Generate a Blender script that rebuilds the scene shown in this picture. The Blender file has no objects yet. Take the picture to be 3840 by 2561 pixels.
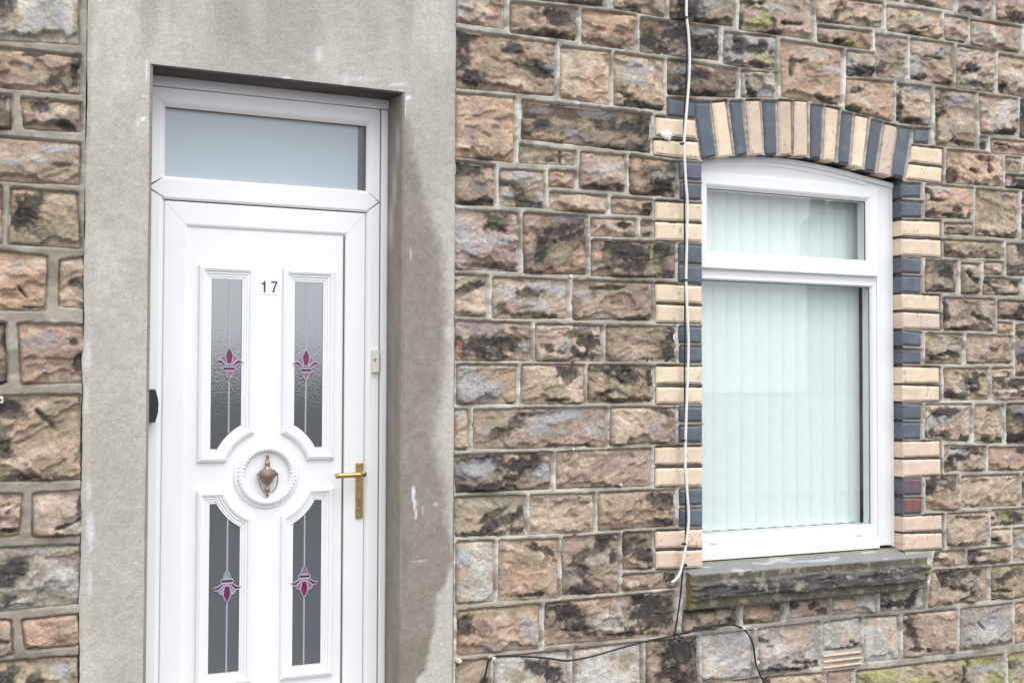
import bpy, bmesh, math, random
import numpy as np
from mathutils import Vector, Matrix
from mathutils.geometry import tessellate_polygon

# ------------------------------------------------------------------ camera, world, sun, exposure
SC = bpy.context.scene
F, YAW, PITCH, ROLL = 4800.0, math.radians(26.545), math.radians(1.7607), math.radians(0.17697)
CAM = np.array([0.0, -4.4, 1.38])
_f = np.array([math.sin(YAW)*math.cos(PITCH), math.cos(YAW)*math.cos(PITCH), math.sin(PITCH)])
_r = np.array([math.cos(YAW), -math.sin(YAW), 0.0])
_u = np.cross(_r, _f)
_r, _u = _r*math.cos(ROLL)+_u*math.sin(ROLL), -_r*math.sin(ROLL)+_u*math.cos(ROLL)
cd = bpy.data.cameras.new('camera'); cam = bpy.data.objects.new('camera', cd)
SC.collection.objects.link(cam); SC.camera = cam
cd.sensor_width = 36.0; cd.lens = F/3840*36.0; cd.clip_start = 0.05; cd.clip_end = 400
cam.matrix_world = Matrix([[_r[0], _u[0], -_f[0], CAM[0]], [_r[1], _u[1], -_f[1], CAM[1]],
                           [_r[2], _u[2], -_f[2], CAM[2]], [0, 0, 0, 1]])
cd.dof.use_dof = True; cd.dof.focus_distance = 4.75; cd.dof.aperture_fstop = 4.5

SUN_EL, SUN_AZ = math.radians(60), math.radians(12)   # azimuth measured from the street side towards +x
wd = bpy.data.worlds.new('World'); SC.world = wd; wd.use_nodes = True
nt = wd.node_tree; bg = nt.nodes['Background']
sky = nt.nodes.new('ShaderNodeTexSky'); sky.sky_type = 'NISHITA'; sky.sun_disc = False
sky.sun_elevation = SUN_EL; sky.sun_rotation = math.pi-SUN_AZ
sky.air_density = 1.0; sky.dust_density = 6.0; sky.ozone_density = 1.0
hs = nt.nodes.new('ShaderNodeHueSaturation'); hs.inputs['Saturation'].default_value = 0.13
nt.links.new(sky.outputs[0], hs.inputs['Color'])
ov = nt.nodes.new('ShaderNodeMix'); ov.data_type = 'RGBA'; ov.inputs[0].default_value = .62      # even overcast over the sky
ov.inputs[7].default_value = (13.2, 13.6, 14.3, 1)
nt.links.new(hs.outputs[0], ov.inputs[6]); nt.links.new(ov.outputs[2], bg.inputs[0])
bg.inputs[1].default_value = 0.13
sl = bpy.data.lights.new('sun', 'SUN'); sl.energy = 0.75; sl.angle = math.radians(35); sl.color = (1, .985, .96)
sun = bpy.data.objects.new('sun', sl); SC.collection.objects.link(sun)
sd = Vector((math.sin(SUN_AZ)*math.cos(SUN_EL), -math.cos(SUN_AZ)*math.cos(SUN_EL), math.sin(SUN_EL)))
sun.rotation_euler = sd.to_track_quat('Z', 'Y').to_euler()
vs = SC.view_settings; vs.view_transform = 'Standard'; vs.look = 'None'; vs.exposure = 0.34; vs.gamma = 1
vs.use_curve_mapping = False

# ------------------------------------------------------------------ tracing helpers
CROPS = dict(N=(0, 0, 1.0), A=(1690, 0, 2.449), B=(1690, 640, 2.449), C=(1690, 1280, 2.449), D=(1690, 1920, 2.449),
             T1=(2600, 0, 3.672), T2=(3200, 0, 3.672), T3=(3200, 400, 3.672), T4=(3200, 800, 3.672),
             T5=(3200, 1200, 3.672), T6=(3200, 1600, 3.672), T7=(3200, 2000, 2.795), U=(2500, 2050, 2.939),
             L1=(0, 0, 1.836), L2=(0, 854, 1.836), L3=(0, 1708, 1.8375), E=(2440, 340, 2.099),
             G=(2580, 580, 2.867), G4=(2580, 1600, 2.867), K=(860, 1620, 4.9), H=(1220, 1680, 4.9))
def nat(c, x, y):
    a, b, s = CROPS[c]; return a+x/s, b+y/s
def W(px, py, d=0.0):
    """photo point -> (x, z) on the vertical plane y = d"""
    v = _f*F + _r*(px-1920) - _u*(py-1280.5)
    t = (d-CAM[1])/v[1]
    return float(v[0]*t), float(CAM[2]+v[2]*t)
def WX(px, py, d=0.0): return W(px, py, d)[0]
def WZ(pts, d=0.0):
    return sum(W(a, b, d)[1] for a, b in pts)/len(pts)
def proj(x, y, z):
    dx, dy, dz = x-CAM[0], y-CAM[1], z-CAM[2]
    Z = dx*_f[0]+dy*_f[1]+dz*_f[2]; X = dx*_r[0]+dy*_r[1]+dz*_r[2]; Y = dx*_u[0]+dy*_u[1]+dz*_u[2]
    return 1920+F*X/Z, 1280.5-F*Y/Z

# ------------------------------------------------------------------ noise
def _h(ix, iy, seed):
    n = (ix.astype(np.int64)*374761393 + iy.astype(np.int64)*668265263 + int(seed)*974711) & 0xffffffff
    n = ((n ^ (n >> 13))*1274126177) & 0xffffffff
    n = ((n ^ (n >> 16))*2246822519) & 0xffffffff
    return ((n ^ (n >> 15)) & 0xffffff)/float(0xffffff)
def vn(x, y, seed=0):
    ix, iy = np.floor(x), np.floor(y); fx, fy = x-ix, y-iy
    fx = fx*fx*fx*(fx*(fx*6-15)+10); fy = fy*fy*fy*(fy*(fy*6-15)+10)
    a, b, c, d = _h(ix, iy, seed), _h(ix+1, iy, seed), _h(ix, iy+1, seed), _h(ix+1, iy+1, seed)
    return (a+(b-a)*fx)*(1-fy)+(c+(d-c)*fx)*fy
def fbm(x, y, seed=0, o=4, g=.5):
    t = 0; a = 1; s = 0
    for i in range(o):
        t = t+a*vn(x*2**i+17.3*i, y*2**i+5.1*i, seed+i*31); s += a; a *= g
    return t/s
def sst(a, b, x):
    t = np.clip((x-a)/(b-a), 0, 1); return t*t*(3-2*t)

# ------------------------------------------------------------------ objects
def link(o, parent=None):
    SC.collection.objects.link(o)
    if parent: o.parent = parent
    return o
def empty(name, loc, label, cat, group=None):
    o = bpy.data.objects.new(name, None); o.location = loc; o.empty_display_size = .1
    link(o); o['label'] = label; o['category'] = cat
    if group: o['group'] = group
    return o
def tag(o, label=None, cat=None, group=None, kind=None):
    for k, v in (('label', label), ('category', cat), ('group', group), ('kind', kind)):
        if v: o[k] = v
    return o
def wloc(o):
    v = Vector((0, 0, 0))
    while o: v += o.location; o = o.parent
    return v
def mobj(name, V, Fc, mat, parent=None, cols=None, smooth=False, origin=None):
    V = np.asarray(V, dtype=np.float64)
    if origin is None: origin = V.mean(0)
    origin = np.asarray(origin, dtype=np.float64)
    me = bpy.data.meshes.new(name)
    me.from_pydata((V-origin).tolist(), [], [tuple(int(i) for i in f) for f in Fc] if not isinstance(Fc, np.ndarray) else Fc.tolist())
    if smooth: me.polygons.foreach_set('use_smooth', [True]*len(me.polygons))
    if cols is not None:
        a = me.color_attributes.new('Col', 'FLOAT_COLOR', 'POINT')
        c = np.ones((len(V), 4), dtype=np.float32); c[:, :3] = cols
        a.data.foreach_set('color', c.ravel())
    me.materials.append(mat); me.update()
    o = bpy.data.objects.new(name, me); link(o, parent)
    o.location = Vector(origin.tolist()) - (wloc(parent) if parent else Vector((0, 0, 0)))
    return o
def bmobj(name, bm, mat, parent=None, smooth=False):
    """bmesh in world coordinates -> one mesh object"""
    bmesh.ops.recalc_face_normals(bm, faces=bm.faces)
    c = Vector((0, 0, 0))
    for v in bm.verts: c += v.co
    c /= max(1, len(bm.verts))
    for v in bm.verts: v.co -= c
    me = bpy.data.meshes.new(name); bm.to_mesh(me); bm.free()
    if smooth:
        me.polygons.foreach_set('use_smooth', [True]*len(me.polygons))
    me.materials.append(mat)
    o = bpy.data.objects.new(name, me); link(o, parent)
    o.location = c-(wloc(parent) if parent else Vector((0, 0, 0)))
    return o
def add_box(bm, x0, x1, y0, y1, z0, z1, bev=0.0, seg=2):
    r = bmesh.ops.create_cube(bm, size=1.0)
    for v in r['verts']:
        v.co = Vector(((x0+x1)/2+v.co.x*(x1-x0), (y0+y1)/2+v.co.y*(y1-y0), (z0+z1)/2+v.co.z*(z1-z0)))
    if bev > 0:
        es = set(e for v in r['verts'] for e in v.link_edges)
        bmesh.ops.bevel(bm, geom=list(es), offset=bev, segments=seg, profile=.5, affect='EDGES')
def box(name, x0, x1, y0, y1, z0, z1, mat, parent=None, bev=0.0, seg=2):
    bm = bmesh.new(); add_box(bm, x0, x1, y0, y1, z0, z1, bev, seg)
    return bmobj(name, bm, mat, parent)
def add_tube(bm, pts, r, n=8, closed=False, radii=None):
    pts = [Vector(p) for p in pts]; N = len(pts); rings = []
    up = None
    for i, p in enumerate(pts):
        if closed: t = (pts[(i+1) % N]-pts[i-1])
        else: t = pts[min(i+1, N-1)]-pts[max(i-1, 0)]
        t.normalize()
        if up is None:
            up = Vector((0, 1, 0)) if abs(t.y) < .9 else Vector((1, 0, 0))
        a = (up-t*up.dot(t)).normalized(); b = t.cross(a); up = a
        rr = radii[i] if radii else r
        rings.append([bm.verts.new(p+a*rr*math.cos(2*math.pi*k/n)+b*rr*math.sin(2*math.pi*k/n)) for k in range(n)])
    for i in range(N if closed else N-1):
        A, B = rings[i], rings[(i+1) % N]
        for k in range(n): bm.faces.new((A[k], A[(k+1) % n], B[(k+1) % n], B[k]))
    if not closed:
        bm.faces.new(rings[0][::-1]); bm.faces.new(rings[-1])
def spline(pts, k=6):
    P = [Vector(p) for p in pts]; out = []
    for i in range(len(P)-1):
        p0, p1, p2, p3 = P[max(i-1, 0)], P[i], P[i+1], P[min(i+2, len(P)-1)]
        for j in range(k):
            t = j/k
            out.append(.5*((2*p1)+(-p0+p2)*t+(2*p0-5*p1+4*p2-p3)*t*t+(-p0+3*p1-3*p2+p3)*t**3))
    out.append(P[-1]); return out
def add_lathe(bm, prof, cx, cy, cz, n=24, flat=1.0):
    """prof [(r, z)] revolved about the vertical axis"""
    rings = []
    for r, z in prof:
        rings.append([bm.verts.new((cx+r*math.cos(2*math.pi*k/n), cy+flat*r*math.sin(2*math.pi*k/n), cz+z)) for k in range(n)])
    for A, B in zip(rings, rings[1:]):
        for k in range(n): bm.faces.new((A[k], A[(k+1) % n], B[(k+1) % n], B[k]))
    bm.faces.new(rings[0][::-1]); bm.faces.new(rings[-1])
def add_prism(bm, poly, y0, y1):
    """poly [(x, z)] extruded from y0 (front) to y1"""
    A = [bm.verts.new((x, y0, z)) for x, z in poly]; B = [bm.verts.new((x, y1, z)) for x, z in poly]
    n = len(poly)
    for tri in tessellate_polygon([[Vector((x, z, 0)) for x, z in poly]]):
        bm.faces.new([A[i] for i in tri]); bm.faces.new([B[i] for i in tri][::-1])
    for i in range(n): bm.faces.new((A[i], A[(i+1) % n], B[(i+1) % n], B[i]))
def add_bar(bm, A, B, a, b, prof):
    """mitred bar: A-B outer edge, a-b inner edge (x, z); prof [(t, y)] closed section"""
    A, B, a, b = (np.array(q, dtype=float) for q in (A, B, a, b))
    gap = .0005*(B-A)/np.linalg.norm(B-A); A, a = A+gap, a+gap; B, b = B-gap, b-gap
    R0, R1 = [], []
    for t, y in prof:
        p = A+(a-A)*t; q = B+(b-B)*t
        R0.append(bm.verts.new((p[0], y, p[1]))); R1.append(bm.verts.new((q[0], y, q[1])))
    n = len(prof)
    for i in range(n): bm.faces.new((R0[i], R0[(i+1) % n], R1[(i+1) % n], R1[i]))
    bm.faces.new(R0[::-1]); bm.faces.new(R1)
def rect_frame(name, o, i, prof, mat, parent, sides='tblr'):
    """o, i = (x0, x1, z0, z1) outer and inner rectangles; every side a bar of its own"""
    O = [(o[0], o[2]), (o[1], o[2]), (o[1], o[3]), (o[0], o[3])]; I = [(i[0], i[2]), (i[1], i[2]), (i[1], i[3]), (i[0], i[3])]
    for k, s in enumerate('brtl'):
        if s in sides:
            bm = bmesh.new(); add_bar(bm, O[k], O[(k+1) % 4], I[k], I[(k+1) % 4], prof)
            bmobj(name, bm, mat, parent)
def inset(poly, d):
    """mitre inset of a ccw polygon"""
    n = len(poly); P = [np.array(p, dtype=float) for p in poly]; out = []
    for k in range(n):
        a, b, c = P[k-1], P[k], P[(k+1) % n]
        e1 = (b-a)/np.linalg.norm(b-a); e2 = (c-b)/np.linalg.norm(c-b)
        n1 = np.array([-e1[1], e1[0]]); n2 = np.array([-e2[1], e2[0]])
        m = n1+n2; m = m/np.linalg.norm(m); out.append(b+m*d/max(.3, m@n1))
    return out

# ------------------------------------------------------------------ materials
def newmat(name):
    m = bpy.data.materials.new(name); m.use_nodes = True
    return m, m.node_tree, m.node_tree.nodes['Principled BSDF']
def node(nt, t, **kw):
    n = nt.nodes.new(t)
    for k, v in kw.items(): setattr(n, k, v)
    return n
def plain(name, col, rough=.5, metal=0, spec=.5, noise=0, scale=60, bump=0, bscale=200, ior=None):
    m, nt, p = newmat(name)
    p.inputs['Base Color'].default_value = (*col, 1); p.inputs['Roughness'].default_value = rough
    p.inputs['Metallic'].default_value = metal; p.inputs['Specular IOR Level'].default_value = spec
    if ior: p.inputs['IOR'].default_value = ior
    g = node(nt, 'ShaderNodeNewGeometry')
    if noise:
        n = node(nt, 'ShaderNodeTexNoise'); n.inputs['Scale'].default_value = scale; n.inputs['Detail'].default_value = 5
        nt.links.new(g.outputs['Position'], n.inputs['Vector'])
        mr = node(nt, 'ShaderNodeMapRange'); mr.inputs[1].default_value = .3; mr.inputs[2].default_value = .7
        mr.inputs[3].default_value = 1-noise; mr.inputs[4].default_value = 1+noise
        nt.links.new(n.outputs['Fac'], mr.inputs[0])
        mx = node(nt, 'ShaderNodeMix', data_type='RGBA', blend_type='MULTIPLY'); mx.inputs[0].default_value = 1
        mx.inputs[6].default_value = (*col, 1); nt.links.new(mr.outputs[0], mx.inputs[7])
        nt.links.new(mx.outputs[2], p.inputs['Base Color'])
    if bump:
        n = node(nt, 'ShaderNodeTexNoise'); n.inputs['Scale'].default_value = bscale; n.inputs['Detail'].default_value = 4
        nt.links.new(g.outputs['Position'], n.inputs['Vector'])
        b = node(nt, 'ShaderNodeBump'); b.inputs['Strength'].default_value = bump; b.inputs['Distance'].default_value = .002
        nt.links.new(n.outputs['Fac'], b.inputs['Height']); nt.links.new(b.outputs[0], p.inputs['Normal'])
    return m
def painted(name, rough, grain, gscale, bump, bscale, dist=.003, spec=.3, fleck=0):
    """colour from the 'Col' attribute (weathering and some painted shade mapped on the mesh) times procedural grain"""
    m, nt, p = newmat(name)
    at = node(nt, 'ShaderNodeAttribute', attribute_name='Col'); g = node(nt, 'ShaderNodeNewGeometry')
    n = node(nt, 'ShaderNodeTexNoise'); n.inputs['Scale'].default_value = gscale; n.inputs['Detail'].default_value = 6
    n.inputs['Roughness'].default_value = .65
    nt.links.new(g.outputs['Position'], n.inputs['Vector'])
    mr = node(nt, 'ShaderNodeMapRange'); mr.inputs[1].default_value = .32; mr.inputs[2].default_value = .68
    mr.inputs[3].default_value = 1-grain; mr.inputs[4].default_value = 1+grain
    nt.links.new(n.outputs['Fac'], mr.inputs[0])
    mx = node(nt, 'ShaderNodeMix', data_type='RGBA', blend_type='MULTIPLY'); mx.inputs[0].default_value = 1
    nt.links.new(at.outputs['Color'], mx.inputs[6]); nt.links.new(mr.outputs[0], mx.inputs[7])
    nt.links.new(mx.outputs[2], p.inputs['Base Color'])
    p.inputs['Roughness'].default_value = rough; p.inputs['Specular IOR Level'].default_value = spec
    n2 = node(nt, 'ShaderNodeTexNoise'); n2.inputs['Scale'].default_value = bscale; n2.inputs['Detail'].default_value = 6
    n2.inputs['Roughness'].default_value = .6
    nt.links.new(g.outputs['Position'], n2.inputs['Vector'])
    b = node(nt, 'ShaderNodeBump'); b.inputs['Strength'].default_value = bump; b.inputs['Distance'].default_value = dist
    nt.links.new(n2.outputs['Fac'], b.inputs['Height']); nt.links.new(b.outputs[0], p.inputs['Normal'])
    return m
M_STONE = painted('rock_faced_sandstone', .85, .24, 150, .7, 70, .009)
M_MORTAR = painted('mortar', .9, .16, 260, .5, 170, .002)
M_BRICK = painted('brick', .75, .10, 220, .35, 160, .0015)
M_GLAZED = painted('blue_brick', .5, .16, 180, .35, 140, .0015, spec=.45)
M_RENDER = painted('cement_render', .88, .20, 210, .55, 230, .0025)
M_SILL = painted('sill_stone', .8, .3, 170, .8, 80, .005)
M_PVC = plain('white_upvc', (.83, .835, .845), .32, spec=.45, noise=.015, scale=9)
M_PVC2 = plain('white_upvc_door', (.83, .835, .85), .35, spec=.4, noise=.02, scale=5)
M_GASKET = plain('brown_seal', (.16, .10, .07), .7)
M_DARK = plain('dark_void', (.02, .02, .02), .9)
M_BRASS = plain('brass', (.60, .42, .17), .32, metal=1, noise=.1, scale=60)
M_BRASSD = plain('aged_brass', (.45, .33, .15), .42, metal=1, noise=.2, scale=90)
M_BRONZE = plain('worn_bronze', (.34, .26, .20), .45, metal=.75, noise=.22, scale=80, bump=.2)
M_LEAD = plain('lead_came', (.40, .42, .50), .45, spec=.5)
M_MAG = plain('magenta_glass', (.19, .022, .085), .2, spec=.6)
M_PINK = plain('pale_pink_glass', (.30, .16, .22), .25, spec=.6)
M_CLEARP = plain('pale_grey_glass', (.26, .33, .36), .25, spec=.6)
M_CREAM = plain('cream_plastic', (.70, .66, .56), .4)
M_BLACK = plain('black_plastic', (.018, .02, .025), .45)
M_CABLEB = plain('black_cable', (.012, .012, .014), .5)
M_CABLEW = plain('white_cable', (.80, .77, .72), .45, noise=.05, scale=20)
M_NUM = plain('brown_vinyl', (.045, .02, .012), .5)
M_NUMBG = plain('pale_vinyl', (.79, .80, .82), .4)
M_FILL = plain('white_filler', (.8, .8, .8), .8, bump=.5, bscale=120)
M_TERRA = plain('cream_terracotta', (.58, .44, .34), .8, noise=.15, scale=60, bump=.4)
M_RUST = plain('rusty_metal', (.22, .08, .04), .8, noise=.3, scale=300)
M_SLAT = plain('mint_white_blind_fabric', (.785, .86, .838), .9, spec=.2, noise=.02, scale=30)
M_ROOM = plain('pale_room_plaster', (.5, .54, .52), .9)
M_REVEAL = plain('inner_reveal_paint', (.62, .68, .66), .8)
M_BUTTON = plain('grey_button', (.22, .27, .34), .3)

def glass_mat(name, base, ior, rough, bump, bscale, transp):
    m, nt, p = newmat(name)
    out = nt.nodes['Material Output']
    g = node(nt, 'ShaderNodeNewGeometry')
    n = node(nt, 'ShaderNodeTexNoise'); n.inputs['Scale'].default_value = bscale; n.inputs['Detail'].default_value = 3
    nt.links.new(g.outputs['Position'], n.inputs['Vector'])
    b = node(nt, 'ShaderNodeBump'); b.inputs['Strength'].default_value = bump; b.inputs['Distance'].default_value = .002
    nt.links.new(n.outputs['Fac'], b.inputs['Height'])
    if transp:
        gl = node(nt, 'ShaderNodeBsdfGlossy'); gl.inputs['Roughness'].default_value = rough
        nt.links.new(b.outputs[0], gl.inputs['Normal'])
        tr = node(nt, 'ShaderNodeBsdfTransparent'); tr.inputs[0].default_value = (*base, 1)
        fr = node(nt, 'ShaderNodeFresnel'); fr.inputs[0].default_value = ior
        inv = node(nt, 'ShaderNodeMath', operation='SUBTRACT'); inv.inputs[0].default_value = 1; nt.links.new(g.outputs['Backfacing'], inv.inputs[1])
        mu = node(nt, 'ShaderNodeMath', operation='MULTIPLY'); nt.links.new(fr.outputs[0], mu.inputs[0]); nt.links.new(inv.outputs[0], mu.inputs[1])
        mx = node(nt, 'ShaderNodeMixShader'); nt.links.new(mu.outputs[0], mx.inputs[0])
        nt.links.new(tr.outputs[0], mx.inputs[1]); nt.links.new(gl.outputs[0], mx.inputs[2])
        nt.links.new(mx.outputs[0], out.inputs['Surface'])
    else:
        p.inputs['Base Color'].default_value = (*base, 1); p.inputs['Roughness'].default_value = rough
        p.inputs['IOR'].default_value = ior; nt.links.new(b.outputs[0], p.inputs['Normal'])
    return m
M_OBS = glass_mat('stippled_obscure_glass', (.092, .110, .122), 3.0, .05, .12, 170, False)
M_TRAN = glass_mat('frosted_transom_glass', (.95, .98, 1.0), 1.75, .12, .25, 200, True)
M_WIN = glass_mat('clear_window_glass', (.99, .998, .996), 1.9, .0, .012, 6, True)

# ------------------------------------------------------------------ stone walls
PAL = dict(t=(.455, .36, .27), b=(.33, .255, .19), o=(.50, .345, .245), g=(.40, .38, .345), k=(.052, .046, .043), d=(.185, .145, .112),
           m=(.32, .275, .185), p=(.46, .34, .275), l=(.62, .50, .38), y=(.37, .37, .15), s=(.39, .395, .405),
           w=(.56, .54, .50), r=(.50, .20, .15), v=(.29, .255, .25))
PAL = {k: np.array(v) for k, v in PAL.items()}
random.seed(7)
def parse(txt):
    rows = []; wall = 0
    for ln in txt.strip().splitlines():
        ln = ln.strip()
        if not ln: continue
        if ln == 'W': wall = 1; continue
        c, q, base, pt = (ln.split(';')+[''])[:4]
        q = [float(a) for a in q.split(',')]
        quad = [nat(c, q[i], q[i+1]) for i in (0, 2, 4, 6)]     # TL TR BR BL
        s = CROPS[c][2]; P = []
        for it in pt.split():
            v = [float(a) for a in it[1:].split(',')]
            x, y = nat(c, v[0], v[1])
            P.append((it[0], x, y, max(2.5, v[2]/s), max(2.5, v[3]/s), math.radians(v[4] if len(v) > 4 else 0)))
        rows.append((wall, quad, base, P))
    return rows
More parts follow.
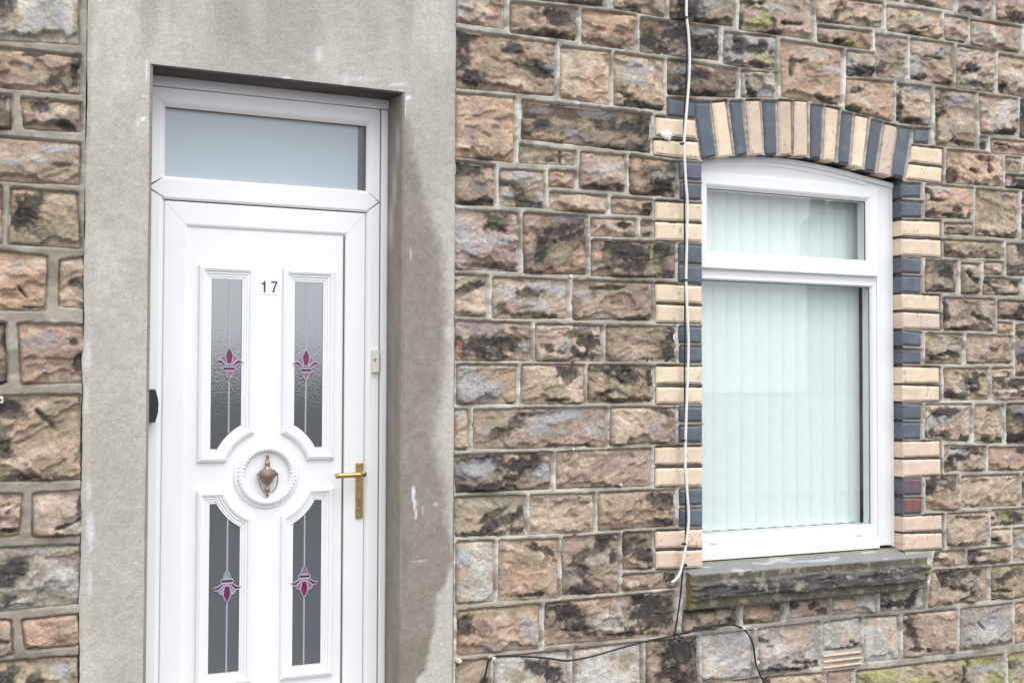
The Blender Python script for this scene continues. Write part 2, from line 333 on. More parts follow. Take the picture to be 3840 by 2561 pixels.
STONES = """A;38,-60,490,-60,492,268,38,205;t;s90,90,70,90,20 r410,90,30,60,0 l300,100,80,60,0
A;600,-80,1410,-80,1412,60,600,-22;d;k1350,20,60,40,0
A;545,22,1155,80,1150,376,545,298;b;k950,170,140,90,10 k950,340,160,30,5 l720,220,50,20,20 k900,60,60,30,0
A;1205,95,1700,150,1690,465,1200,400;o;d1450,400,230,60,5 d1300,330,80,60,0
A;1490,-60,1978,-60,1975,165,1492,72;t;k1700,100,120,25,25 b1850,60,80,40,0
N;2398,70,2696,100,2697,228,2398,196;d;k2440,150,40,35,10 k2520,130,50,30,0 k2640,170,60,40,0 k2480,185,60,12,10 s2640,120,40,12,0
N;2511,-20,2752,-20,2750,100,2511,72;d;k2590,40,70,40,0 g2660,30,40,30,0 m2720,60,25,40,0 k2560,60,50,20,0
A;38,272,958,410,950,882,38,808;b;k130,330,110,50,0 k120,500,60,130,0 r300,370,60,40,-20 r215,540,20,30,0 r120,470,18,30,0 k560,450,90,45,0 k800,620,170,45,12 k840,700,120,30,10 m350,600,120,60,0 k200,720,110,50,0 l600,770,110,50,10 l500,540,40,20,0 s890,620,70,15,15
A;1008,435,1465,482,1460,968,1002,900;l;o1330,750,110,120,0 o1380,520,70,60,0 t1180,600,80,100,0 o1250,880,160,50,0
A;1500,488,1955,558,1957,1022,1492,965;t;s1700,640,130,70,10 k1700,960,110,35,10 k1870,1000,90,20,15 m1560,780,60,100,0 s1850,600,90,30,15 g1680,740,120,60,30 k1580,880,60,20,20
N;2501,226,2758,262,2760,366,2502,356;d;k2530,310,30,20,0 k2600,280,50,20,0 k2640,355,110,12,0 m2720,350,30,10,0 s2560,262,40,12,0 k2540,350,40,12,0
A;38,862,585,900,580,1494,38,1440;o;p200,1000,120,100,0 v420,1340,55,50,0 v430,1150,35,80,0 v140,1250,80,80,0 d350,1450,180,40,10 d250,1360,80,30,20 v310,1140,20,30,0 t90,1180,50,120,0
A;648,922,1842,1055,1838,1408,645,1275;d;o750,960,100,30,0 o880,1280,150,50,10 b1050,1330,180,40,10 k740,1040,90,60,15 k1450,1130,180,60,10 k1740,1150,80,80,0 v1150,1240,150,50,5 m1000,1120,160,35,10 m1230,1150,60,50,0 k820,1140,90,30,-10 b1500,1270,220,50,5 k1750,1380,80,30,0 v820,1010,100,30,0 v1350,1060,140,30,8
A;630,1335,1140,1402,1140,1520,625,1498;m;k1005,1450,15,70,0 b800,1400,120,30,0 k900,1480,60,20,0
N;2175,572,2341,584,2342,720,2170,708;p;k2250,705,70,10,0 g2260,640,60,25,0 d2290,690,40,15,0
N;2360,582,2533,610,2533,742,2360,728;d;k2470,700,60,40,0 k2500,640,30,40,0 o2385,615,20,25,0 b2390,690,25,35,0 g2480,660,40,12,0 o2440,610,50,10,0
N;1705,604,1853,625,1853,773,1700,767;d;k1760,640,50,25,0 p1830,700,20,60,0 k1770,760,60,10,0 v1800,700,30,20,0 r1770,655,8,12,0 b1740,730,40,20,0
N;1872,637,2037,645,2039,781,1872,773;t;s1945,660,45,25,0 k1900,690,40,15,15 k1950,740,50,25,25 s1900,735,30,20,0 s2020,750,20,25,0 m1900,760,30,12,0 k1980,765,40,12,0
N;2057,640,2155,646,2155,707,2057,701;o;d2100,700,50,10,0
B;905,200,1430,235,1425,395,905,365;t;m1200,370,200,20,0 p1150,290,150,20,0 m960,240,40,20,0
B;1470,245,1850,275,1850,415,1470,395;b;k1780,400,80,18,0 l1650,370,110,20,10 k1800,350,50,40,0
B;25,360,615,395,625,930,25,905;p;s110,600,90,180,0 s400,640,170,50,0 k420,480,110,80,30 d400,830,170,70,0 k450,890,120,25,5 d250,880,100,40,0 s200,700,120,60,0 l160,420,100,40,0
B;665,390,1240,420,1245,955,670,945;d;p730,450,70,60,0 k1020,540,200,60,-20 k850,710,120,50,-45 k1170,570,70,30,-20 m1010,770,110,80,-30 v1080,440,120,40,0 k1050,620,110,30,-15 o1180,800,60,90,0 o1050,920,170,25,0 k790,830,60,30,-45 p720,640,50,70,0
B;1285,440,1700,455,1700,610,1285,600;t;p1450,530,100,25,10 k1560,500,60,30,0 m1350,470,60,25,0 d1650,580,40,20,0
B;1740,465,1850,475,1850,615,1740,610;m;k1790,500,50,25,0 k1800,590,40,20,0
B;1290,640,2065,670,2065,990,1285,965;d;k1600,740,230,90,5 k1950,740,110,80,0 k1700,880,200,50,0 o1330,760,50,60,0 m1400,930,130,30,0 y1845,760,12,90,0 m1850,900,60,50,0 k2000,950,60,30,0
B;25,960,335,970,330,1340,25,1330;l;k170,1070,120,35,-20 m150,1010,140,30,0 d60,1120,50,30,0 k280,1040,50,20,-15
B;385,985,1070,1010,1070,1360,380,1355;t;s550,1110,130,80,0 s800,1070,180,60,0 k700,1130,130,60,10 s780,1240,110,60,0 k750,1330,220,25,3 k450,1270,60,40,20 s1000,1130,50,80,0 m450,1220,50,40,0
B;1115,1010,1850,1030,1850,1380,1115,1370;b;s1230,1130,70,80,0 t1380,1290,180,60,0 k1650,1370,230,18,0 m1500,1080,250,50,0 d1160,1240,40,60,0 s1350,1320,25,35,0 k1430,1080,120,20,0
N;1706,1203,1988,1213,1990,1353,1706,1353;b;v1830,1235,90,20,0 k1800,1295,110,30,0 k1910,1290,60,20,0 r1725,1295,14,14,0 s1960,1300,20,20,0 k1870,1335,60,10,10 s1735,1225,12,20,0
N;2008,1215,2255,1222,2253,1355,2008,1353;t;k2180,1250,50,30,10 k2200,1285,50,20,0 v2200,1230,40,15,0 k2180,1330,50,14,20 s2115,1300,15,25,0 d2080,1345,60,10,0 k2060,1310,40,12,20
N;2272,1224,2533,1224,2537,1357,2272,1353;b;k2510,1310,25,40,0 m2400,1240,100,20,0 k2450,1350,80,8,0 k2520,1250,15,30,0 l2370,1310,60,20,0
C;50,215,610,215,600,575,50,580;t;s130,380,90,160,0 s350,450,110,80,20 o500,300,110,60,0 k560,570,60,10,0 s200,470,100,60,0
C;650,215,1225,220,1220,570,640,575;t;k1070,300,90,80,0 o720,470,80,60,0 s830,310,50,10,45 k970,540,120,15,0 m950,450,120,50,0
C;1260,215,1860,230,1860,560,1255,565;m;k1620,330,180,60,0 k1500,250,180,25,0 k1600,540,230,20,0 b1330,430,60,60,0 k1430,470,70,20,-10
C;25,625,160,625,165,1000,25,1000;t;s90,680,60,50,0 r40,780,15,80,0 k90,990,70,10,0
C;205,625,1425,610,1425,975,205,985;t;k580,770,120,60,-25 k850,670,220,25,-5 s900,720,210,60,-8 s1090,670,80,50,0 s800,820,100,40,0 s290,820,60,30,0 k1150,960,260,14,0 m450,720,120,40,-25 s1290,830,90,40,10 m500,950,200,20,0 k420,840,60,40,-20 s1000,830,50,25,0
C;1465,605,2065,610,2060,940,1460,950;t;m1560,890,100,30,0 k1960,650,90,30,10 v1900,830,110,60,0 l1600,720,110,60,0 k1800,935,160,12,0 d2010,760,50,120,0
C;35,1045,930,1015,915,1355,40,1390;d;k270,1150,220,90,0 s230,1180,180,80,5 k640,1130,160,80,-15 s820,1240,80,60,-20 l890,1070,40,30,0 k350,1340,330,35,-5 s870,1150,40,30,0 r535,1120,12,12,0 b700,1290,150,40,0 k500,1270,150,40,-20
C;970,1015,1840,985,1840,1330,965,1355;p;m1100,1090,110,50,-20 d1400,1040,300,20,0 b1400,1280,350,40,0 k1350,1345,300,12,0 d1130,1150,60,30,0
N;1704,1864,1967,1858,1971,2005,1706,2012;m;k1870,1960,110,18,-25 k1800,2000,90,12,0 g1800,1890,90,12,0 k1940,1990,40,12,0 k1850,1930,60,12,-25
N;1984,1856,2225,1850,2225,1993,1988,2003;t;d2100,1880,90,10,0 l2080,1950,90,20,0
N;2241,1848,2533,1835,2533,1971,2241,1989;t;k2480,1880,60,25,0 k2500,1960,60,15,0 o2350,1950,70,18,0 d2400,1970,110,12,0
D;45,270,395,260,395,815,45,840;w;o120,290,90,25,0 o60,600,30,60,0 o365,600,25,40,0 s110,400,50,80,0 t100,790,60,40,0
D;440,260,985,245,985,785,440,815;o;m700,420,150,100,0 k840,340,110,35,20 v490,600,50,80,0 d850,480,40,80,20 t900,620,80,120,0 k750,760,160,20,-5 v480,350,30,80,0
D;1020,235,1540,200,1545,735,1020,770;b;p1130,290,100,60,0 k1340,330,130,60,-30 k1180,430,100,40,-30 g1320,440,110,40,-20 k1200,560,70,60,40 v1110,590,80,70,0 k1230,720,160,50,0 k1480,420,30,60,0 m1410,520,50,60,0 k1390,240,80,40,0
D;1575,185,1850,180,1850,520,1575,530;d;k1680,230,90,50,0 k1800,400,50,80,0 o1640,420,40,40,0 p1700,480,90,25,0
D;1575,570,2075,545,2080,690,1575,725;b;k2010,600,60,50,0 m1800,600,120,20,0 l1680,660,80,30,0
D;60,905,815,840,815,1250,60,1315;o;m400,910,330,40,-5 m230,960,120,40,-20 s710,1080,80,110,-10 v400,1240,250,50,-5 d280,1060,80,80,0 k120,1040,60,80,0 l495,1150,50,45,0 o520,1060,90,40,0
D;865,835,2050,725,2075,1125,860,1225;b;k1080,940,160,90,20 w1450,1010,200,90,0 g1560,850,60,60,0 k1850,960,210,140,0 k1830,800,200,50,0 l1300,890,80,30,0 k1700,1120,300,15,0 o900,1180,60,30,0 k1130,1020,120,60,20
D;45,1370,350,1340,350,1640,45,1640;t;k80,1400,50,50,30 o180,1420,90,60,0 k320,1550,40,30,0
D;390,1335,1065,1270,1075,1640,390,1640;w;k820,1430,150,60,10 k930,1490,60,60,0 m600,1500,100,60,0
D;1120,1265,1740,1190,1740,1640,1120,1640;w;m1600,1360,110,50,0 l1300,1240,100,30,0 t1150,1400,40,100,0
D;1790,1185,2265,1140,2265,1640,1790,1640;d;k2080,1300,160,150,0 t1840,1350,60,200,0 k2050,1500,160,60,0
T1;640,-60,1630,-60,1630,545,622,412;t;g1050,110,260,60,0 y900,290,140,100,0 k800,60,150,30,0 k650,330,30,80,0 k1090,340,40,110,0 k1330,340,140,20,5 k1100,460,120,25,0 l1400,430,150,60,0 k850,450,120,20,0
T1;415,455,1130,520,1125,975,400,880;g;k750,690,300,70,0 k600,600,60,100,0 y900,820,150,40,20 t700,850,100,50,0 k900,900,120,30,10 k950,620,80,60,0
T1;650,985,1140,1010,1130,1345,650,1340;g;m850,1100,120,90,0 k820,1300,60,50,30 k740,1200,30,100,0 b900,1050,80,30,0
T1;1190,560,2040,690,2020,1460,1200,1330;o;g1650,760,220,60,5 k1350,940,30,120,5 s1880,970,130,60,0 k1420,850,100,30,0 m1600,900,120,60,0 m1600,1350,350,35,8 k1850,1400,150,25,20 m1750,1150,120,80,0
N;3061,-14,3306,16,3307,104,3060,84;t;k3140,55,15,30,20 k3130,85,70,8,10 l3100,30,25,30,0 m3200,70,40,15,0 s3290,96,20,10,0
N;3063,101,3264,122,3265,188,3063,158;b;g3110,120,40,12,10 k3140,160,60,12,15 y3190,170,40,14,0 o3220,150,25,14,0
N;3172,193,3272,201,3275,288,3172,285;g;k3220,268,55,14,0 m3230,225,30,15,0
N;3172,297,3347,312,3346,458,3167,411;o;p3250,325,50,15,0 k3200,345,30,12,-20 m3260,440,90,10,12 k3190,410,40,10,10 l3220,380,30,12,0
T2;690,-60,1385,-60,1380,150,690,30;t;k950,50,150,30,15 g780,10,60,30,0
T2;1430,-60,1905,-60,1895,255,1430,170;v;k1620,150,170,30,15 t1850,180,50,80,0
T2;1955,-60,2450,-60,2450,350,1955,270;p;k2200,230,110,60,20 k2300,300,120,40,0
T2;440,-60,645,-60,645,25,440,5;t;
T2;445,95,1200,185,1195,540,450,425;t;m600,250,100,90,0 g900,260,130,60,0 k950,400,100,15,-10 k880,480,180,20,10 o1060,450,80,60,0 o700,390,40,30,0
T2;1245,210,1555,265,1550,605,1250,550;t;k1400,570,150,20,5 g1420,320,60,40,0
T2;1605,290,2300,385,2290,735,1600,625;p;g1700,440,110,80,0 w1890,430,50,60,0 w1920,560,90,60,0 d2200,690,90,20,0
N;3840,110,3960,125,3960,220,3839,203;t;k3860,150,15,25,0
T2;290,480,720,535,715,1080,310,1050;b;v470,580,150,80,0 m550,860,80,120,-60 k370,940,60,60,40 g620,1030,80,40,0 v420,780,70,80,0 o700,600,20,60,0
T2;775,545,1365,620,1355,1200,775,1090;t;g900,600,120,50,0 s1150,720,170,50,0 w890,740,50,90,0 s830,900,60,160,0 k930,1060,80,40,0 k1250,1150,110,20,0 k1100,800,150,10,5
T2;1420,640,1945,710,1935,1270,1400,1215;t;w1510,730,90,90,20 k1560,950,100,70,0 w1600,1110,80,60,0 k1750,1180,200,30,10 d1550,880,80,40,0
T2;1990,760,2450,830,2450,1360,1980,1275;t;w2200,1080,90,110,0 k2030,1200,40,60,0
N;3361,316,3487,331,3486,472,3358,460;t;s3420,335,50,18,5 k3370,400,10,60,0 k3400,455,40,8,5 m3420,375,40,12,0
N;3505,334,3655,351,3659,558,3505,547;t;s3600,375,45,18,0 k3535,395,15,50,0 k3510,450,12,60,0 k3610,540,50,8,15 v3560,390,25,18,0 w3590,460,14,16,0
N;3668,358,3810,373,3811,509,3673,500;p;w3740,450,50,40,0 o3720,440,12,16,0 k3780,500,40,8,0 w3770,390,20,18,0
N;3823,375,3960,392,3960,528,3820,517;d;k3840,440,20,40,0
T3;1725,420,1830,435,1830,595,1725,590;g;k1780,530,50,50,0
T3;1880,455,2420,500,2420,680,1880,640;t;k2050,540,130,12,10
T3;1275,595,2030,665,2030,1100,1260,1055;o;d1380,640,110,90,0 k1350,960,110,90,0 k1800,720,110,30,10 k1700,1080,180,20,0 k1620,880,60,20,20 k1850,880,30,70,0 p1400,780,80,40,0
T3;2080,690,2295,715,2290,915,2080,890;m;l2200,820,60,30,0
T3;2080,930,2420,970,2420,1135,2075,1120;k;m2280,980,60,30,0 p2110,1040,40,60,0 g2110,1080,30,30,0
N;3837,594,3960,605,3960,652,3837,645;b;k3850,620,20,20,0
T3;980,1070,1640,1125,1625,1545,985,1530;o;g1150,1130,170,60,0 k1020,1180,40,80,-20 k1150,1290,100,20,0 k1330,1500,230,30,5 k1030,1480,60,50,0 k1400,1420,60,30,0 d1580,1480,50,60,0
N;3656,709,3817,721,3812,896,3653,884;m;l3720,860,45,20,0 v3790,740,30,20,0 o3790,790,25,60,0 k3700,880,30,8,30 k3770,890,50,10,0
N;3830,724,3960,737,3960,772,3829,766;d;
N;3829,781,3960,790,3960,908,3827,898;o;k3840,840,12,40,0
T4;1240,140,1615,145,1610,300,1240,290;t;k1310,220,50,20,0 k1450,290,150,10,0
T4;1240,370,2045,405,2040,625,1240,600;m;k1270,520,50,60,0 k1600,630,330,14,0 l1400,390,120,10,0
T4;2100,425,2480,440,2480,860,2100,860;b;k2300,560,110,120,-30 m2250,630,60,60,0 k2200,770,100,40,0
T4;985,640,1425,665,1415,1090,975,1085;d;k1200,720,140,40,0 k1240,830,130,60,15 v1200,960,120,50,0 k1150,1070,160,20,0 o1020,880,40,110,0 o1390,850,30,120,0
T4;1470,690,1730,700,1725,1110,1470,1105;m;w1580,740,90,25,20 k1650,930,60,30,20 k1550,830,50,30,60
T4;1790,670,2045,680,2045,840,1790,850;p;w1900,780,60,25,0 o1950,820,60,20,0
T4;1790,885,2300,920,2295,1130,1765,1120;b;k2000,940,160,40,0 k1900,1020,90,30,30 k2150,1120,170,14,0 l2120,1030,90,40,0 k2250,980,40,40,0
N;3533,1116,3726,1123,3725,1243,3535,1236;t;m3620,1170,60,30,0 d3610,1180,50,20,-20 k3690,1200,40,8,25 k3620,1235,60,10,0 k3540,1170,8,40,0
T4;1970,1200,2450,1215,2450,1480,1975,1455;d;p2100,1300,110,90,0 k2300,1350,100,60,-30 k2150,1440,150,20,10
T5;1970,30,2180,55,2180,185,1970,185;o;
T5;2220,75,2480,80,2480,780,2225,780;b;k2300,200,70,60,0 k2330,520,80,90,0 v2330,390,60,60,0 k2300,740,80,30,0
T5;980,180,1500,195,1500,610,980,600;m;g1320,340,150,60,10 k1250,470,110,25,-10 k1050,580,60,40,0 k1350,480,110,30,15 l1010,240,40,40,0 k1010,450,40,60,0 t1200,570,90,25,0
T5;1545,205,2180,225,2185,600,1545,600;t;d1980,330,110,70,0 k1900,400,60,40,0 s1830,330,20,60,0 s1790,440,50,40,0 k1850,590,280,12,0 d2100,380,60,60,0
T5;1230,670,1850,665,1860,1095,1235,1110;b;v1600,860,200,70,-10 k1700,760,110,40,0 k1560,850,130,40,0 k1450,1050,200,40,0 k1650,960,80,30,0 w1450,985,90,12,-10 k1300,1000,60,60,0 m1680,1050,110,30,0
T5;1890,670,2180,665,2170,790,1895,800;t;k2140,770,40,20,0 o2000,700,80,14,0
T5;1905,825,2450,810,2450,1090,1910,1105;t;k2200,870,160,80,0 k2300,1000,110,50,0 k2100,1100,120,12,0
N;3466,1516,3639,1517,3634,1657,3466,1642;t;k3500,1560,14,30,-30 s3540,1570,60,14,-25 g3590,1530,40,15,0 k3500,1625,60,12,0 s3490,1570,12,20,0 k3615,1645,20,10,0 k3530,1545,40,15,0
N;3652,1519,3758,1519,3761,1660,3651,1662;t;k3730,1530,25,12,0 m3700,1600,30,40,0 k3710,1652,50,10,0
N;3771,1516,3960,1510,3960,1663,3772,1661;d;k3800,1560,30,40,0 k3810,1640,40,20,0 v3820,1530,40,15,0
T6;1245,265,1800,275,1800,610,1245,620;m;k1480,400,200,80,-25 s1430,350,110,40,0 k1500,610,250,20,0 k1350,520,100,50,-20 k1380,300,60,20,0
T6;1850,285,2480,290,2480,590,1850,605;o;p2100,400,160,60,0 d2050,590,200,18,0 v2150,450,110,30,0 k2300,330,60,40,0
T6;990,690,1430,660,1425,1150,990,1155;b;k1150,760,140,60,0 k1330,820,90,40,-30 k1030,900,50,50,0 m1130,930,40,50,0 o1250,1080,140,50,0 k1100,1140,110,15,0 v1200,760,80,25,0
T6;1475,690,2260,655,2260,1085,1470,1110;t;o2200,1020,60,80,0 k1700,1080,110,12,-10 k1700,750,120,8,-10
T6;2310,660,2480,640,2480,960,2310,975;b;k2330,820,30,60,0
T6;2310,1000,2480,990,2480,1070,2310,1080;o;
N;3547,1925,3702,1919,3701,2042,3549,2046;t;k3640,1940,40,6,0 d3580,2038,50,6,0
T6;1880,1155,2450,1120,2450,1330,1880,1375;t;k2200,1230,170,60,0 y2080,1240,60,40,0 k2100,1340,110,20,0 k1900,1260,30,20,0
N;3715,1984,3781,1982,3780,2034,3713,2039;t;k3725,2022,12,8,0
N;3794,1981,3960,1972,3960,2094,3797,2103;t;s3830,2035,25,18,0 m3830,2090,40,10,0
T7;840,200,1150,175,1150,330,825,345;t;k890,280,60,20,0 k850,210,50,30,0 d980,290,60,30,0
T7;1190,180,1635,130,1635,290,1190,335;b;k1250,200,80,50,0 m1400,230,80,60,0 k1300,300,80,20,0
T7;815,395,1405,350,1405,700,775,765;t;k1080,420,200,60,0 v1180,490,120,30,0 k920,480,60,60,0 k1100,560,110,40,10 k1250,600,50,60,0 l1090,650,90,40,0 k1190,660,80,12,-30 k1150,745,120,10,0 m1320,580,60,60,0
T7;1435,350,1800,320,1800,665,1435,700;m;k1500,490,50,30,30 k1650,420,140,40,-15 k1550,600,110,15,0 k1600,690,160,10,0
T7;280,610,740,545,735,790,280,815;g;k420,740,150,40,-10 k330,700,50,60,0 k640,650,30,90,20 m480,640,90,40,-10 k590,720,80,50,-40
T7;105,880,460,860,475,1310,105,1345;w;o260,940,50,50,0 g240,1120,70,100,0 l380,1050,60,120,0 t200,900,80,60,0
T7;515,850,1075,795,1075,1250,520,1300;p;k600,1010,50,130,-15 v560,1150,50,60,0 m880,1100,90,60,0 k800,1230,60,15,30 o1030,1060,30,110,0 d620,860,60,30,0 k640,1210,60,20,0
T7;1110,790,1650,730,1650,1150,1105,1230;g;w1380,1050,150,80,0 k1310,950,60,8,50 o1600,800,40,60,0 m1200,1190,90,25,0 p1250,770,110,15,0
T7;1685,730,1800,715,1800,1135,1685,1150;o;d1740,900,40,60,0
T7;20,1445,1560,1270,1580,1640,20,1640;m;y250,1480,230,60,0 t900,1440,170,70,0 y1300,1350,200,50,-8 s1340,1420,180,40,-6 y1450,1520,120,60,0 k1190,1330,20,60,0 k1150,1500,20,80,0 p480,1560,80,40,0 y700,1540,180,40,0
T7;1620,1260,1820,1240,1820,1640,1620,1640;y;k1680,1380,60,60,0 s1720,1450,50,80,0
U;175,700,770,665,770,855,160,945;d;m400,770,90,60,0 g600,760,60,80,0 k720,780,50,80,0 k330,700,120,30,0 p250,860,70,60,0
U;845,655,1265,625,1260,815,840,860;b;o1000,730,90,50,0 k1200,660,70,40,0 k880,820,60,30,0 l920,770,60,20,0
U;1350,605,1780,560,1780,745,1350,790;b;p1500,670,90,60,0 k1620,640,60,40,0 k1700,700,60,40,0 w1400,750,60,30,0 k1400,640,50,30,0
U;1820,555,2300,520,2300,720,1820,745;g;o1980,640,120,50,0 w1900,620,60,30,0 w2230,650,50,40,0 k1950,570,100,12,0
U;385,975,935,915,940,1420,385,1480;w;g700,1150,170,120,0 o580,1340,50,40,0 k420,1470,60,15,0 g600,1000,120,40,0
U;1000,905,1670,825,1690,1320,1010,1410;g;p1450,990,150,150,30 k1350,1340,250,20,-6 k1080,1030,60,20,0 k1140,1100,30,8,0 k1500,1270,180,20,0 w1200,1150,120,60,0
U;1715,835,2125,775,2130,1105,1720,1150;w;t1880,890,80,25,0 k1900,1130,170,14,-5 k2060,1060,50,20,30 g1850,970,60,60,0
U;395,1505,1010,1445,1010,1620,395,1620;t;k450,1520,50,12,0
U;1050,1440,1730,1388,1730,1620,1050,1620;t;l1350,1440,200,20,0 k1100,1480,40,25,0
U;1760,1382,2035,1350,2040,1620,1760,1620;p;
W
L1;-150,-60,545,-60,545,308,-150,268;w;k30,60,70,110,0 m100,150,80,60,0 s300,90,150,100,0 m300,250,150,25,0 r505,40,15,50,0 m520,140,30,90,0
L1;-150,322,557,388,552,655,-150,590;b;m250,500,150,50,10 k450,560,90,50,0 m470,550,40,30,0 p350,430,120,40,0 w180,460,30,14,0 k200,380,60,15,0 k520,480,30,80,0
L1;-150,652,82,662,76,898,-150,882;d;k20,690,40,40,0 g60,720,20,40,0
L1;145,672,560,715,560,915,165,890;b;o180,740,40,70,0 k300,730,60,50,0 d200,830,60,30,0 k440,860,70,25,20 v340,830,50,30,0 l420,760,60,30,0
L1;-150,935,556,986,551,1275,-150,1240;t;s400,1030,110,25,0 s80,1130,60,20,0 w250,1100,60,20,20 k420,1140,50,12,0 m430,1170,80,50,0
N;41,705,291,727,303,934,28,914;m;k110,780,60,60,0 l240,745,50,20,0 k60,790,20,60,0 k140,870,60,20,40 o48,760,10,40,0 m200,850,60,50,0
N;-60,690,5,697,8,914,-60,905;b;
L2;-150,150,330,200,310,570,-150,565;o;m170,230,60,50,0 g110,270,20,40,0 o250,380,70,90,0 k150,440,40,8,50 k240,550,60,8,0 r235,480,8,60,0
L2;410,225,580,205,580,555,405,540;t;k520,390,60,25,10 l460,460,50,50,0 s570,500,20,60,0
L2;120,660,580,668,575,1065,145,1080;p;o180,700,60,50,0 v300,780,110,50,0 d480,700,70,30,20 k500,790,30,20,0 l290,940,60,15,0 m420,1040,110,20,0 k540,930,30,50,0 o200,1040,80,30,0
L2;-150,650,40,655,48,1075,-150,1085;k;
N;-60,1486,300,1480,305,1798,-60,1808;b;m200,1560,70,60,20 k20,1540,50,40,0 o280,1650,20,20,0 k170,1570,60,8,40 k80,1790,90,12,0 m210,1745,50,20,0 p110,1690,80,30,0 m250,1590,30,60,20 l60,1740,60,20,0 k10,1640,40,60,0
L3;-150,260,155,265,125,555,-150,560;o;k90,360,60,15,-30 g85,370,35,18,0 k60,510,80,12,0 k40,340,60,10,-10
L3;225,265,575,235,570,545,220,560;t;s235,400,25,60,0 o280,520,90,30,0 s400,320,12,30,0 k450,480,80,12,-20 k550,350,30,80,0 g520,490,50,30,0
L3;-150,640,556,612,551,1018,-150,1085;g;k110,770,180,50,-20 k60,860,110,40,-25 m350,980,170,25,-8 w430,860,110,80,0 k40,980,80,40,0 m250,740,60,60,0 w140,1010,60,25,-15 t450,680,100,50,0
L3;-150,1125,75,1130,90,1370,-150,1400;t;o20,1160,60,40,0 k10,1280,60,12,0
L3;150,1130,540,1087,550,1300,170,1340;o;d420,1250,80,20,-10 k220,1330,60,8,-5 m520,1120,30,40,0 d350,1160,60,20,0
L3;-150,1435,540,1378,545,1700,-150,1700;m;s420,1480,90,60,0 o350,1400,150,12,-5 k60,1500,110,40,-15 k240,1540,60,60,0 t520,1440,40,30,0"""
BRICKS = """b;A;1990,905,2240,945,2250,1090,1990,1060
c;A;1880,1080,2245,1110,2262,1270,1885,1240
c;A;1865,1290,2270,1310,2290,1470,1870,1420
b;N;2547,609,2632,614,2632,677,2547,671
b;B;2110,110,2305,125,2305,270,2110,258
c;B;1880,285,2305,310,2305,465,1880,455
c;B;1880,475,2305,495,2305,655,1880,635
b;B;2095,680,2306,690,2306,860,2095,850
b;B;2095,870,2306,885,2306,1050,2095,1020
c;B;1880,1040,2306,1065,2306,1220,1885,1200
c;B;1890,1230,2306,1250,2306,1400,1890,1390
b;N;2547,1226,2632,1228,2632,1286,2547,1284
b;C;2105,50,2308,50,2308,195,2105,190
c;C;1885,230,2308,235,2308,390,1885,385
c;C;1890,420,2308,425,2308,570,1890,570
b;C;2100,605,2308,605,2308,735,2100,735
b;C;2100,780,2308,775,2308,925,2100,925
c;C;1880,975,2308,965,2308,1125,1880,1130
c;C;1880,1165,2308,1160,2308,1325,1880,1330
b;C;2105,1360,2309,1350,2309,1495,2105,1500
b;N;2549,1909,2633,1905,2633,1973,2549,1973
o;D;1880,180,2312,160,2312,320,1880,330
o;D;1885,360,2312,350,2312,510,1885,520
b;T3;835,320,1035,325,1035,510,830,495
c;T3;805,545,1225,590,1220,810,780,760
c;T3;765,800,1220,850,1210,1050,722,990
b;T3;676,1070,925,1070,925,1250,676,1245
b;T3;676,1305,935,1325,935,1525,676,1520
c;T4;677,105,1190,120,1190,330,677,305
c;T4;677,350,1205,375,1205,605,677,575
b;T4;678,610,930,630,925,825,678,815
b;T4;678,870,925,880,920,1100,678,1085
c;T4;679,1115,1185,1140,1180,1345,679,1325
p;N;3385,1172,3524,1178,3524,1235,3385,1231
b;T5;680,150,930,180,930,360,680,345
b;T5;680,410,930,420,930,600,680,600
c;T5;680,650,1180,660,1180,870,680,865
c;T5;680,900,1185,915,1185,1110,680,1120
b;T5;681,1150,930,1165,930,1365,681,1365
b;N;3386,1584,3452,1585,3452,1645,3386,1645
o;T6;682,210,1190,200,1190,405,682,420
o;T6;683,460,1200,445,1200,660,683,690
r;T6;684,715,940,715,940,930,684,935
r;T6;684,985,940,985,940,1190,684,1200
o;T6;685,1240,1220,1215,1220,1415,685,1450
o;N;3387,2003,3532,1999,3534,2057,3387,2063
b;E;345,100,460,100,515,512,405,537
c;E;485,100,585,90,645,517,535,527
b;E;622,95,710,92,762,503,675,512
p;E;748,85,855,82,885,505,785,512
b;E;883,95,980,97,993,505,905,508
d;E;1003,85,1105,88,1110,510,1015,510
p;E;1130,85,1230,92,1235,522,1130,518
b;E;1262,118,1350,128,1335,540,1260,528
c;E;1378,130,1478,155,1448,560,1362,545
b;E;1508,180,1588,195,1560,582,1478,568
c;E;1612,200,1708,220,1665,618,1582,594
b;E;1740,235,1820,258,1762,640,1690,625
p;E;1845,265,1935,290,1880,680,1790,652
b;E;1955,290,2048,310,1990,687,1902,668"""

